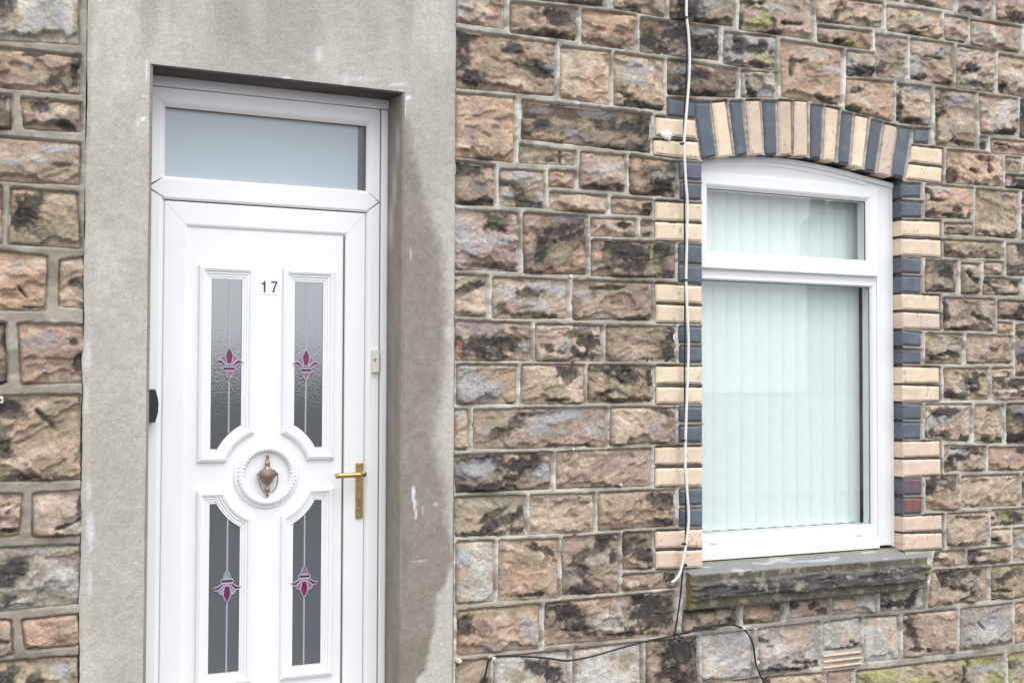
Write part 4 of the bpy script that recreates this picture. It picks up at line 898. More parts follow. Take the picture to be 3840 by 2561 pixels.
# transom bar, pointed at both ends where the mitres meet
bm = bmesh.new()
tb = [(xf0+.012, zm), (xi0, zgb), (xi1, zgb), (xf1-.006, zm), (xi1, zbar), (xi0, zbar)]
hh = (zgb-zbar)
def ring6(dy, sh):
    return [bm.verts.new((x+(0 if abs(z-zm) > 1e-6 else 0), dy, z+(sh if z < zm-1e-6 else (-sh if z > zm+1e-6 else 0)))) for x, z in tb]
r0, r1, r2 = ring6(.20, 0), ring6(FY+.0035, 0), ring6(FY-.0005, hh*.10)
for a, b in ((r0, r1), (r1, r2)):
    for k in range(6): bm.faces.new((a[k], a[(k+1) % 6], b[(k+1) % 6], b[k]))
bm.faces.new(r2); bmobj('transom_bar', bm, M_PVC, door)
# head flange and the trim strip at the right
zt2 = WZ([(564, 297), (1447, 398)], FY-.012)
box('head_trim', XO0, XO1-.002, FY-.014, .2, zft+.001, ZO+.004, M_PVC, door, .002)
xt1 = WX(1449, 1300, FY-.008)
box('side_trim', xf1+.0035, xt1, FY-.010, .2, ZB, zft-.002, M_PVC, door, .003)
box('sealant_bead', xt1-.001, xt1+.010, FY-.002, .2, ZB, zft, M_PVC, door, .003)
box('seal_strip', xf1-.002, xf1+.005, FY+.004, .19, ZB, zft-.001, M_GASKET, door)
# transom pane
tp = box('transom_pane', xi0-.004, xi1+.004, FY+.018, FY+.024, zgb-.004, zgt+.004, M_TRAN, door)
M_NET = plain('pale_frosted_backing', (.53, .54, .54), .9)
xbs = WX(1342, 520, FY+.03)
box('backing_sheet', xi0-.004, xbs, FY+.030, FY+.034, zgb-.004, zgt+.004, M_NET, door)
M_HALLDK = plain('unlit_hall_tone', (.045, .058, .062), .5, noise=.5, scale=150)
box('hall_dark_strip', xbs+.0003, xi1+.004, FY+.031, FY+.035, zgb-.004, zgt+.004, M_HALLDK, door)  # dark strip added to stand in for the unlit hall past the backing
box('seal_strip', xi0, xi1, FY+.0125, FY+.017, zgt-.004, zgt, M_GASKET, door)
box('seal_strip', xi1-.004, xi1, FY+.0125, FY+.017, zgb, zgt-.005, M_GASKET, door)
# leaf
LY = FY+.005
lx0, lx1 = xi0+.0003, xi1-.0035
pxl, pxr = WX(703, 1300, LY), WX(1290, 1300, LY)
zpt = WZ([(703, 848), (1294, 890)], LY)
zl1 = zbar-.005
PL = [(0, .19), (0, LY+.002), (.03, LY), (.86, LY), (.93, LY+.003), (1, LY+.010), (1, .19)]
rect_frame('leaf_stile', (lx0, lx1, ZB+.01, zl1), (pxl, pxr, ZB+.13, zpt), PL, M_PVC2, door)
box('seal_strip', xi0-.002, xi1+.002, LY+.012, .185, zl1-.002, zl1+.009, M_GASKET, door)
box('seal_strip', xi1-.005, xi1+.001, LY+.012, .185, ZB, zl1, M_GASKET, door)
box('seal_strip', pxr-.0028, pxr+.002, LY+.0045, LY+.0095, ZB+.13, zpt, M_GASKET, door)
PY = LY+.008
bmp = bmesh.new(); add_box(bmp, pxl-.01, pxr+.004, PY, .18, ZB+.12, zpt+.01)
bmobj('door_panel', bmp, M_PVC2, door)
bm = bmesh.new(); add_box(bm, XO0, XO1, .215, .24, ZB, zm)
bmobj('leaf_back', bm, M_DARK, door)
tag(box('hall_wall', XO0-.1, XO1+.1, .34, .36, zm-.2, ZO+.2, M_DARK), kind='structure')

# wreath centre
WC = np.array(W(1002.0, 1781, PY-.01))
SCL = (W(1002, 1731, PY)[1]-W(1002, 1831, PY)[1])/100          # metres per photo pixel, vertical, at the wreath
RA = 163.5*SCL
ux0, ux1 = WX(742, 1400, PY-.008), WX(955.5, 1400, PY-.008)
vx0, vx1 = WX(1058, 1400, PY-.008), WX(1257, 1400, PY-.008)
# symmetric about the door axis
hw = ((ux1-ux0)+(vx1-vx0))/2
zut = WZ([(745, 987), (957, 1000), (1060, 1006), (1258, 1015)], PY-.008)
zub = WZ([(741, 1733), (846, 1732), (1156, 1727), (1253, 1725)], PY-.008)
zlt2 = WZ([(736, 1838), (843, 1837), (1154, 1827), (1253, 1825)], PY-.008)
zlb = WZ([(762, 2562), (1047, 2559), (1245, 2541)], PY-.008)
M = [(0, 0), (.003, .011), (.013, .0155), (.021, .0125), (.0225, .0075), (.030, .0085), (.0315, .0035), (.039, .0055), (.0405, .0015), (.0475, .003), (.0485, -.002)]
def panel_outline(x0, x1, zt, zb, side, upper):
    """rectangle with the corner next to the wreath cut by a concave arc"""
    cx, cz = WC
    if upper:
        zc = zb; xin = x1 if side < 0 else x0
        z_on = cz+math.sqrt(max(1e-6, RA**2-(xin-cx)**2)); x_on = cx+side*math.sqrt(max(1e-6, RA**2-(zb-cz)**2))
        a0, a1 = math.atan2(zb-cz, x_on-cx), math.atan2(z_on-cz, xin-cx)
        arc = [(cx+RA*math.cos(a0+(a1-a0)*k/14), cz+RA*math.sin(a0+(a1-a0)*k/14)) for k in range(15)]
        P = [(x0, zb)]+arc+[(x1, zt), (x0, zt)] if side < 0 else [(x1, zb), (x1, zt), (x0, zt)]+arc[::-1]
    else:
        xin = x1 if side < 0 else x0
        z_on = cz-math.sqrt(max(1e-6, RA**2-(xin-cx)**2)); x_on = cx+side*math.sqrt(max(1e-6, RA**2-(zt-cz)**2))
        a0, a1 = math.atan2(zt-cz, x_on-cx), math.atan2(z_on-cz, xin-cx)
        if side < 0: a0 += 2*math.pi if a0 < 0 else 0; a1 += 2*math.pi if a1 < 0 else 0
        arc = [(cx+RA*math.cos(a0+(a1-a0)*k/14), cz+RA*math.sin(a0+(a1-a0)*k/14)) for k in range(15)]
        P = [(x0, zt), (x0, zb), (x1, zb)]+arc[::-1] if side < 0 else [(x0, zb), (x1, zb), (x1, zt)]+arc
    ar = sum(P[i-1][0]*P[i][1]-P[i][0]*P[i-1][1] for i in range(len(P)))
    return P if ar > 0 else P[::-1]
GY = PY-.0015
def glazed(x0, x1, zt, zb, side, upper):
    O = panel_outline(x0, x1, zt, zb, side, upper)
    rings = [[(p[0], PY-hh_, p[1]) for p in inset(O, d)] for d, hh_ in M]
    V = [q for r in rings for q in r]; n = len(O)
    Fs = [(i*n+k, i*n+(k+1) % n, (i+1)*n+(k+1) % n, (i+1)*n+k) for i in range(len(M)-1) for k in range(n)]
    mobj('panel_moulding', V, Fs, M_PVC2, door)
    I = [tuple(p) for p in inset(O, .0482)]
    bm = bmesh.new(); add_prism(bm, I, GY, GY+.004); g = bmobj('obscure_pane', bm, M_OBS, door)
    bm = bmesh.new()
    J = [tuple(p) for p in inset(O, .0475)]; add_tube(bm, [(p[0], GY-.0005, p[1]) for p in J], .0012, 4, closed=True)
    bmobj('bead', bm, M_GASKET, g)
    cx = (min(p[0] for p in I)+max(p[0] for p in I))/2
    return cx, min(p[1] for p in I), max(p[1] for p in I), O, g
# motif, traced in crop pixels (x from the axis, y down, 3.672 px per photo pixel)
def arcs(pts): return spline([(a, 0, b) for a, b in pts], 4)
MOT = dict(
    centre=('g', [(0, -222), (-30, -175), (-55, -115), (-48, -60), (-36, 5), (0, 14), (36, 5), (48, -60), (55, -115), (30, -175)]),
    sideL=('p', [(-60, -112), (-95, -98), (-126, -62), (-112, -48), (-75, -15), (-50, 22), (-36, 8), (-50, -60)]),
    sideR=('p', [(60, -112), (95, -98), (126, -62), (112, -48), (75, -15), (50, 22), (36, 8), (50, -60)]),
    outL=('g', [(-198, -8), (-165, -42), (-122, -48), (-80, -15), (-48, 32), (-70, 48), (-105, 18), (-140, 2)]),
    outR=('g', [(198, -8), (165, -42), (122, -48), (80, -15), (48, 32), (70, 48), (105, 18), (140, 2)]),
    dome=('p', [(-46, 44), (-28, 18), (0, 10), (28, 18), (46, 44)]),
    band=('g', [(-85, 58), (-88, 78), (-78, 102), (78, 102), (88, 78), (85, 58), (60, 52), (-60, 52)]),
    tri=('p', [(-70, 110), (70, 110), (40, 160), (0, 245), (-40, 160)]))
def motif(cx, cz, flip, g, pale):
    s = SCL/3.672*.97
    def T(p): return (cx+p[0]*s, cz-p[1]*s*(-1 if flip else 1))
    for k, (m, pts) in MOT.items():
        P = [T(p) for p in pts]
        ar = sum(P[i-1][0]*P[i][1]-P[i][0]*P[i-1][1] for i in range(len(P)))
        if ar < 0: P = P[::-1]
        bm = bmesh.new(); add_prism(bm, P, GY-.0012, GY+.0005)
        bmobj('coloured_glass_piece', bm, M_MAG if m == 'g' else pale, g)
        bm = bmesh.new(); add_tube(bm, [(p[0], GY-.0016, p[1]) for p in P], .0021, 6, closed=True)
        bmobj('lead_outline', bm, M_LEAD, g, smooth=True)
    return T((0, -222))[1], T((0, 245))[1]
for (x0, x1, zt, zb, side, up, mzpx) in ((ux0, ux1, zut, zub, -1, True, (846.7, 1362.5)), (vx0, vx1, zut, zub, 1, True, (1157.5, 1369)),
                                          (ux0, ux1, zlt2, zlb, -1, False, (838.5, 2200)), (vx0, vx1, zlt2, zlb, 1, False, (1149, 2180))):
    cx, zlo, zhi, O, g = glazed(x0, x1, zt, zb, side, up)
    mz = W(mzpx[0], mzpx[1], GY)[1]
    a, b = motif(cx, mz, not up, g, M_CLEARP if (side < 0 and not up) else M_PINK)
    lo, hi = min(a, b), max(a, b)
    # vertical came; stops at the arc
    for z0, z1 in ((zlo, lo), (hi, zhi)):
        if abs(cx-WC[0]) < RA:
            lim = math.sqrt(max(0, (RA+.050)**2-(cx-WC[0])**2))
            if up and z0 == zlo: z0 = max(z0, WC[1]+lim)
            if not up and z1 == zhi: z1 = min(z1, WC[1]-lim)
        bm = bmesh.new(); add_box(bm, cx-.0028, cx+.0028, GY-.0022, GY+.001, z0, z1, .001, 1); bmobj('lead_came', bm, M_LEAD, g)

# wreath: plain rings and a twisted rope
bm = bmesh.new()
prof = [(82, 0), (83.5, .0035), (88, .005), (91, .006), (112, .006), (118, .0075), (124, .005), (127, 0)]
nn = 96; rings = []
for r, hgt in prof:
    rings.append([bm.verts.new((WC[0]+r*SCL*math.cos(2*math.pi*k/nn), PY-hgt, WC[1]+r*SCL*math.sin(2*math.pi*k/nn))) for k in range(nn)])
for A, B in zip(rings, rings[1:]):
    for k in range(nn): bm.faces.new((A[k], A[(k+1) % nn], B[(k+1) % nn], B[k]))
wr = bmobj('wreath_ring', bm, M_PVC2, door, smooth=True)
bm = bmesh.new(); NR, NT = 480, 16; rr = 100*SCL; rings = []
for i in range(NR):
    a = 2*math.pi*i/NR; ring = []
    for k in range(NT):
        b = 2*math.pi*k/NT
        ra = 12.2*SCL*(1+.16*abs(math.cos((a*44+b*1.0)/2*1.0)) )
        ring.append(bm.verts.new((WC[0]+(rr+ra*math.cos(b))*math.cos(a), PY-.006-ra*.95*math.sin(b), WC[1]+(rr+ra*math.cos(b))*math.sin(a))))
    rings.append(ring)
for i in range(NR):
    A, B = rings[i], rings[(i+1) % NR]
    for k in range(NT): bm.faces.new((A[k], A[(k+1) % NT], B[(k+1) % NT], B[k]))
bmobj('rope_moulding', bm, M_PVC2, wr, smooth=True)

# knocker
kx, kz = W(860+706/4.9, 1781, PY-.02)
def ks(y): return W(1004, 1620+y/4.9, PY-.02)[1]
pr = [(1195, 8), (1190, 21), (1128, 22), (1120, 34), (1090, 60), (1045, 56), (1005, 42), (985, 36), (960, 52), (930, 78), (900, 98), (865, 116), (838, 128), (832, 150), (825, 156), (735, 157), (722, 150), (712, 158), (700, 140), (688, 92), (662, 62), (636, 46), (604, 43), (585, 52), (570, 54), (555, 46), (540, 36), (500, 27), (470, 28), (445, 32), (425, 31), (410, 20), (405, 4)]
kn = None
bm = bmesh.new(); add_lathe(bm, [(w_*SCL/4.9, ks(y)-kz) for y, w_ in pr], kx, PY-.016, kz, 28, .62)
kn = bmobj('door_knocker', bm, M_BRONZE, door, smooth=True)
ho = [(545, 775), (540, 850), (550, 940), (585, 1030), (635, 1090), (690, 1122), (735, 1118), (800, 1085), (850, 1025), (882, 940), (886, 850), (877, 775)]
bm = bmesh.new(); add_tube(bm, [Vector((kx+(a-706)*SCL/4.9, PY-.024, ks(b))) for a, b in ho for _ in (0,)], .0026, 8)
bmobj('knocker_ring', bm, M_BRONZE, kn, smooth=True)
for sx in (-1, 1):
    bm = bmesh.new(); add_box(bm, kx+sx*.0345-.003, kx+sx*.0345+.003, PY-.028, PY-.010, ks(800), ks(752), .0015); bmobj('pivot_lug', bm, M_BRONZE, kn)

# handle
hx0, hx1 = WX(1335.5, 1840, LY-.008), WX(1362, 1840, LY-.008)
hz1, hz0 = W(1348, 1735, LY-.008)[1], W(1348, 1943, LY-.008)[1]
hb = box('handle_backplate', hx0, hx1, LY-.009, LY+.001, hz0, hz1, M_BRASSD, door, .003, 3)
hcx = (hx0+hx1)/2; lz = W(1368, 1778, LY-.05)[1]
bm = bmesh.new(); add_tube(bm, [(hcx, LY-.008, lz), (hcx, LY-.016, lz), (hcx, LY-.040, lz), (hcx, LY-.056, lz)], .0095, 16, radii=[.013, .0105, .009, .0085])
bmobj('handle_neck', bm, M_BRASS, hb, smooth=True)
lxl = WX(1259, 1786, LY-.05)
bm = bmesh.new(); add_tube(bm, [(hcx+.008, LY-.050, lz-.001), (hcx-.02, LY-.050, lz-.001), (lxl+.02, LY-.050, lz-.002), (lxl, LY-.050, lz-.003)], .0095, 18, radii=[.0085, .0092, .0098, .0100])
bmobj('lever', bm, M_BRASS, hb, smooth=True)
cxz = W(1350, 1872, LY-.012)
bm = bmesh.new(); add_tube(bm, [(cxz[0], LY-.008, cxz[1]+.006), (cxz[0], LY-.014, cxz[1]+.006)], .0085, 16); add_box(bm, cxz[0]-.005, cxz[0]+.005, LY-.013, LY-.008, cxz[1]-.022, cxz[1]+.004, .003)
cy = bmobj('key_cylinder', bm, M_BRASS, hb)
bm = bmesh.new(); add_box(bm, cxz[0]-.001, cxz[0]+.001, LY-.0145, LY-.013, cxz[1]+.001, cxz[1]+.011); bmobj('keyhole', bm, M_DARK, hb)
bm = bmesh.new(); add_tube(bm, [(hcx, LY-.008, hz1-.023), (hcx, LY-.0105, hz1-.023)], .003, 10); bmobj('screw', bm, M_BRASS, hb)

# number 17: two vinyl squares with printed digits
def pxpoly(pts, d, crop=(900, 980, 9.8)):
    return [W(crop[0]+a/crop[2], crop[1]+b/crop[2], d) for a, b in pts]
for sq, dig in (([(655, 640), (1065, 650), (1065, 1240), (655, 1225)], [(875, 1135), (875, 880), (855, 842), (785, 832), (785, 800), (850, 795), (885, 765), (903, 722), (940, 722), (932, 1135)]),
                ([(1070, 650), (1450, 665), (1450, 1270), (1070, 1240)], [(1150, 735), (1378, 748), (1375, 790), (1330, 870), (1290, 980), (1270, 1080), (1262, 1145), (1200, 1143), (1212, 1060), (1240, 960), (1275, 880), (1312, 805), (1300, 795), (1150, 785)])):
    P = pxpoly(sq, PY-.001)
    bm = bmesh.new(); add_prism(bm, P[::-1], PY-.001, PY+.001); s_ = bmobj('number_sticker', bm, M_NUMBG, door)
    P = pxpoly(dig, PY-.0016); bm = bmesh.new(); add_prism(bm, P, PY-.0016, PY-.0005); bmobj('house_number_digit', bm, M_NUM, s_)

# doorbell and lock box
x0, z1 = W(1398, 1311, FY-.016); x1, z0 = W(1423, 1398, FY-.016)
db = empty('doorbell', ((x0+x1)/2, FY-.008, z0), 'small cream plastic bell push on the right door frame', 'doorbell')
box('bell_housing', x0, x1, FY-.018, FY+.001, z0, z1, M_CREAM, db, .004, 3)
bx_, bz_ = W(1406.5, 1348, FY-.02)
bm = bmesh.new(); add_tube(bm, [(bx_, FY-.016, bz_), (bx_, FY-.0205, bz_), (bx_, FY-.022, bz_)], .005, 16, radii=[.0055, .0055, .004]); bmobj('push_button', bm, M_BUTTON, db)
x1, z1 = W(594, 1460, FY-.045); z0 = W(594, 1584, FY-.045)[1]
lb = empty('key_safe', (x1-.03, FY-.02, z0), 'black box fixed to the left door frame, half hidden by the render edge', 'key safe')
bm = bmesh.new()
add_prism(bm, [(XO0+.003, z0), (x1-.010, z0), (x1, z0+.035), (x1+.001, (z0+z1)/2+.01), (x1-.001, z1-.03), (x1-.010, z1), (XO0+.003, z1)], FY-.045, FY)
bmesh.ops.bevel(bm, geom=[e for e in bm.edges if len(e.link_faces) == 2 and e.calc_face_angle(0) > .5], offset=.003, segments=2, affect='EDGES')
bmobj('safe_body', bm, M_BLACK, lb)
x1, z1 = W(12, 1486, -.03); z0 = W(12, 1513, -.03)[1]
sb = empty('cable_outlet', (x1-.03, -.02, z0), 'small cream plastic outlet on the far left stone wall', 'cable outlet')
box('outlet_plate', x1-.05, x1, -.035, .0, z0, z1, M_CREAM, sb, .003)
bm = bmesh.new(); add_tube(bm, [(x1-.011, -.034, (z0+z1)/2), (x1-.011, -.037, (z0+z1)/2)], .005, 10); bmobj('outlet_hole', bm, M_DARK, sb)

# ------------------------------------------------------------------ window
win = empty('window', ((XW0+XW1)/2, .065, ZSILL), 'white upvc window with small fanlight over a large fixed pane', 'window')
WY, SY = .062, .046
wr1 = WX(3346, 1300, WY)
gx1 = WX(3262, 1500, WY+.012); sx1 = WX(3292, 900, SY); g1x1 = WX(3246, 850, SY+.01); g1x0 = WX(2652, 830, SY+.01)
zh = WZ([(2634, 644.5), (3291, 702)], SY)
g1t, g1b = WZ([(2652, 704), (3246, 758)], SY+.01), WZ([(2650, 943), (3246, 976)], SY+.01)
zsb = WZ([(2634, 1003), (3291, 1040)], SY)
g2t = WZ([(2634, 1049), (3262, 1079)], WY+.012); g2b = WZ([(2635, 1999.5), (3265, 1965.5)], WY+.012)
zfb = WZ([(2635, 2057), (3310, 2015)], WY); zcb = WZ([(2636, 2097), (3347, 2057)], WY-.012)
wx0 = XW0+.002; s0 = g1x0-(sx1-g1x1); g2x0 = XW0+.02
PW = [(0, .12), (0, WY+.002), (.05, WY), (.70, WY), (.80, WY+.003), (1, WY+.012), (1, .12)]
zmid = (zsb+g2t)/2
# lower light: frame bars
rect_frame('frame_bar', (wx0, sx1+.004, zfb, zmid), (g2x0, gx1, g2b, g2t), PW, M_PVC, win)
# right jamb and trims
box('frame_jamb', sx1+.0045, wr1-.014, WY-.004, .13, zcb+.01, zh+.012, M_PVC, win, .002)
box('frame_trim', wr1-.0138, XW1-.001, WY-.008, .13, zcb+.004, zh+.010, M_PVC, win, .002)
box('frame_jamb', wx0-.0, s0-.001, WY-.004, .13, zmid, zh+.01, M_PVC, win, .002)
box('cill_bar', wx0, sx1+.004, WY-.014, .13, zcb, zfb-.0008, M_PVC, win, .003)
box('fanlight_rail', wx0+.001, sx1+.0035, WY+.004, .12, zmid+.001, zsb+.03, M_PVC, win)
# fanlight sash
PS = [(0, .11), (0, SY+.003), (.06, SY), (.72, SY), (.82, SY+.003), (1, SY+.012), (1, .11)]
rect_frame('sash_bar', (s0, sx1, zsb, zh), (g1x0, g1x1, g1b, g1t), PS, M_PVC, win)
fp = box('fanlight_pane', g1x0-.004, g1x1+.004, SY+.018, SY+.022, g1b-.004, g1t+.004, M_WIN, win)
fp = box('fixed_pane', g2x0-.004, gx1+.004, WY+.017, WY+.021, g2b-.004, g2t+.004, M_WIN, win)
M_GK = plain('black_seal', (.03, .03, .035), .6)
box('glazing_seal', g1x1-.0025, g1x1, SY+.0125, SY+.017, g1b, g1t, M_GK, win); box('glazing_seal', g1x0, g1x1-.0042, SY+.0125, SY+.017, g1t-.003, g1t, M_GK, win)
box('glazing_seal', gx1-.0025, gx1, WY+.0125, WY+.016, g2b, g2t, M_GK, win); box('glazing_seal', g2x0, gx1-.0042, WY+.0125, WY+.016, g2t-.003, g2t, M_GK, win)
box('glazing_seal', g2x0, gx1-.0042, WY+.0125, WY+.016, g2b, g2b+.0012, M_GK, win)
# arched head board
ap = [nat('G', a, b) for a, b in ((100, 92), (155, 84), (250, 68), (400, 54), (600, 50), (800, 52), (950, 62), (1100, 80), (1300, 115), (1500, 158), (1700, 208), (1900, 262), (2050, 302), (2170, 335))]
AP = [W(a, b, WY-.004) for a, b in ap]; AP[0] = (XW0, AP[0][1]); AP[-1] = (XW1-.001, AP[-1][1])
bm = bmesh.new(); add_prism(bm, [(XW0, zh+.0015), (XW1-.001, zh+.0015)]+AP[::-1], WY-.002, .12)
bmobj('arched_head_board', bm, M_PVC, win)
bm = bmesh.new()
up_ = [(x, z+.010) for x, z in AP]; dn = [(x, z-.011) for x, z in AP]; dn2 = [(x, z-.030) for x, z in AP]
add_prism(bm, dn+up_[::-1], WY-.014, WY+.02); bmobj('arch_trim', bm, M_PVC, win)
bm = bmesh.new(); add_prism(bm, [p for p in dn2 if p[1] > zh+.001]+[q for q, p in list(zip(dn, dn2))[::-1] if p[1] > zh+.001], WY-.006, WY+.01); bmobj('arch_trim', bm, M_PVC, win)
for a, b in ((275, 1245), (1840, 1158)):
    x, z = W(*nat('G4', a, b), WY)
    bm = bmesh.new(); add_box(bm, x-.015, x+.015, WY-.007, WY+.002, z-.005, z+.005, .003); bmobj('drain_cap', bm, M_PVC, win)

# vertical blind
BY = .165
blind = empty('vertical_blind', ((XW0+XW1)/2, BY, ZSILL), 'pale mint vertical blind closed behind the window glass', 'blind')
ed = [nat('G', a, 900)[0] for a in (60, 235, 380, 540, 698, 845, 990, 1135, 1280, 1416, 1555, 1692, 1818)]
zb_, zt_ = W(2800, 1984, BY)[1], WZ([(2650, 600)], BY)
for i in range(len(ed)-1):
    xa, xb = WX(ed[i], 1300, BY), WX(ed[i+1], 1300, BY)
    V = []; n = 9; tw = .009+.004*random.random()
    for side in (0, 1):
        for z in (zb_, zt_):
            for k in range(n):
                t = k/(n-1); x = xa-.002+(xb+.008-xa)*t; y = BY+tw*(t-.5)*(-1)-.0035*math.sin(math.pi*t*1.0)+side*.0012
                V.append((x, y, z+(.004*math.sin(math.pi*t) if z == zb_ else 0)))
    Fs = []
    for s_ in (0, 1):
        for k in range(n-1): Fs.append((s_*2*n+k, s_*2*n+k+1, s_*2*n+n+k+1, s_*2*n+n+k))
    for k in range(n-1): Fs.append((k, 2*n+k, 2*n+k+1, k+1))
    Fs += [(0, n, 3*n, 2*n), (n-1, 3*n-1, 4*n-1, 2*n-1)]
    mobj('slat', V, Fs, M_SLAT, blind, smooth=False)
    wz = zb_; bm = bmesh.new(); add_box(bm, xa+.008, xb-.004, BY-.0045, BY-.003, wz+.004, wz+.028, .001, 1); bmobj('slat_weight', bm, M_SLAT, blind)
bm = bmesh.new()
for i in range(1, len(ed)-1):
    xa, xb = WX(ed[i], 1300, BY), WX(ed[i+1], 1300, BY)
    add_tube(bm, [(xa+(xb-xa)*t, BY-.006, zb_+.008-.012*math.sin(math.pi*t)) for t in (0, .25, .5, .75, 1)], .0009, 5)
bmobj('bead_chain', bm, M_PVC, blind)
xq = WX(ed[-1]+3, 1300, BY); bm = bmesh.new(); add_tube(bm, [(xq+.006, BY-.008, zb_+.05), (xq+.006, BY-.008, zt_)], .0011, 6); bmobj('control_cord', bm, M_GK, blind)
# room behind
bm = bmesh.new()
add_box(bm, XW0-.3, XW1+.5, 1.2, 1.22, ZSILL-.3, 2.9); add_box(bm, XW0-.3, XW0-.28, .31, 1.2, ZSILL-.3, 2.9); add_box(bm, XW1+.48, XW1+.5, .31, 1.2, ZSILL-.3, 2.9)
add_box(bm, XW0-.3, XW1+.5, .31, 1.22, 2.9, 2.92); add_box(bm, XW0-.3, XW1+.5, .31, 1.22, ZSILL-.32, ZSILL-.3)
tag(bmobj('room_wall', bm, M_ROOM), kind='structure')
tag(box('inner_reveal', XW1+.001, XW1+.003, .131, .309, ZSILL, ZARCHTOP, M_REVEAL), kind='structure')
tag(box('inner_sill', XW0-.02, XW1+.02, .131, .309, ZSILL-.02, g2b-.004, M_REVEAL), kind='structure')

# ------------------------------------------------------------------ stone sill
nx_, nz_ = 260, 34
sx0, sx1_ = SILLX0, SILLX1
U = np.linspace(0, 1, nx_)
# section running from the window over the top and down the face to the underside
rowsY, rowsZ, tt = [], [], []
ztopback = WZ([(2636, 2099), (3347, 2060)], WY)
sec = [(.12, ztopback+.001)]+[(a, ztopback+(ZS1+.001-ztopback)*(.05-a)/.092) for a in np.linspace(.05, -.042, 16)]
sec = [(a, b) for a, b in sec]
nface = 30
for k in range(nface+1): sec.append((-.046, ZS1-.004-(ZS1-.004-ZS0)*k/nface))
sec += [(-.040, ZS0-.003), (.03, ZS0-.002)]
S = np.array(sec); ns = len(S)
XX = sx0+(sx1_-sx0)*U[None, :]*np.ones((ns, 1)); YY = S[:, 0][:, None]*np.ones((1, nx_)); ZZ = S[:, 1][:, None]*np.ones((1, nx_))
fz = np.clip((ZS1-ZZ)/(ZS1-ZS0), 0, 1); isf = (S[:, 0] < -.0425)[:, None]*np.ones((1, nx_))
n1 = fbm(XX*9, fz*3, 91, 4, .55); n2 = fbm(XX*40, ZZ*40, 92, 4, .6); n3 = fbm(XX*18, fz*4+9, 93, 3)
wv = .05*(fbm(XX*6, XX*0, 94, 4)-.5)*2; wb = .06*(fbm(XX*11, XX*0+3, 95, 4)-.5)*2
led = sst(.235+wv, .265+wv, fz)*sst(.755+wb, .735+wb, fz)          # rock-faced band between two drafted margins
rock = .016*fbm(XX*14, fz*5, 101, 5, .6)*(1.3-.5*fz)+.010*(sst(.48, .52, fbm(XX*7, fz*6, 102, 4))-.3)
Dp = isf*(led*(.004+rock)+.0016*(n2-.5))
YY = YY-Dp; ZZ = ZZ+(1-isf)*.002*(n2-.5)
endf = np.minimum(sst(0, .012, XX-sx0), sst(0, .012, sx1_-XX)); YY = YY+isf*(1-endf)*.010
pxS, pyS = proj(XX, YY, ZZ)
c = np.array([.118, .100, .078])[None, None]*(.6+.8*n2[..., None])*(.75+.5*n1[..., None])*np.ones((ns, nx_, 1))
def mx(c, col, f): return c*(1-f[..., None])+np.array(col)*f[..., None]
c = mx(c, (.10, .096, .098), .85*led*isf)
c = mx(c, (.16, .156, .16), .6*led*isf*sst(.55, .3, fz))
c = mx(c, (.055, .05, .048), .75*isf*sst(.46, .62, fbm(XX*13, ZZ*30, 97, 4, .6))*(.35+.65*led))
c = mx(c, (.24, .215, .14), .30*sst(.56, .7, fbm(XX*34, ZZ*34, 96, 4, .6))*isf)
c = mx(c, (.30, .27, .21), .6*sst(.67, .74, fbm(XX*26, ZZ*26, 98, 3))*isf)
top = 1-isf
c = mx(c, (.26, .265, .27), .92*top*(.8+.2*n2))
c = mx(c, (.50, .50, .49), .6*top*sst(.6, .7, fbm(XX*8, YY*30, 99, 3)))
c = mx(c, (.26, .22, .14), .8*top*sst(.036, .044, YY))
for a, b, r_, col in ((285, 655, 11, (.50, .43, .06)), (510, 610, 16, (.30, .29, .20)), (850, 600, 10, (.34, .33, .16)), (1460, 420, 20, (.36, .36, .26)), (960, 520, 8, (.32, .33, .12)), (2010, 330, 12, (.45, .42, .34)), (1300, 260, 16, (.36, .30, .24)), (820, 280, 10, (.5, .48, .44))):
    X_, Y_ = nat('U', a, b); q = np.hypot((pxS-X_)/1.3, (pyS-Y_)*1.2)/r_+2.2*(n2-.5); c = mx(c, col, .6*sst(1.2, .5, q))
c = mx(c, (.20, .15, .08), .6*sst(sx0+.05, sx0+.0, XX)*isf)
c = mx(c, (.24, .235, .11), .45*sst(3440, 3475, pxS)*sst(.3, .6, n2)*isf)
Vt = np.stack([XX.ravel(), YY.ravel(), ZZ.ravel()], 1); Fc = grid_faces(nx_, ns)[:, ::-1]
cc = c.reshape(-1, 3)
# ends
for col_, ecol in ((0, (.22, .165, .09)), (nx_-1, (.15, .13, .08))):
    idx = [k*nx_+col_ for k in range(ns)]; b0 = len(Vt); E_ = Vt[idx].copy(); E_[:, 1] = np.minimum(.10, E_[:, 1]+.0)
    Fc = list(Fc.tolist()) if isinstance(Fc, np.ndarray) else Fc
    # fan of quads back to the wall
    B_ = Vt[idx].copy(); B_[:, 1] = .10
    Vt = np.concatenate([Vt, E_, B_]); m_ = len(idx)
    cc = np.concatenate([cc, np.tile(np.array(ecol)[None], (m_, 1))*(.7+.6*fbm(E_[:, 2]*60, E_[:, 1]*60, 3, 3))[:, None], np.tile(np.array(ecol)[None], (m_, 1))])
    for k in range(m_-1): Fc.append([b0+k, b0+k+1, b0+m_+k+1, b0+m_+k])
o = mobj('window_sill', Vt, Fc, M_SILL, None, np.clip(cc, .015, .7), smooth=True, origin=((sx0+sx1_)/2, 0, ZS0))
tag(o, 'dark weathered rock-faced stone sill with yellow lichen beneath the window', 'window sill')

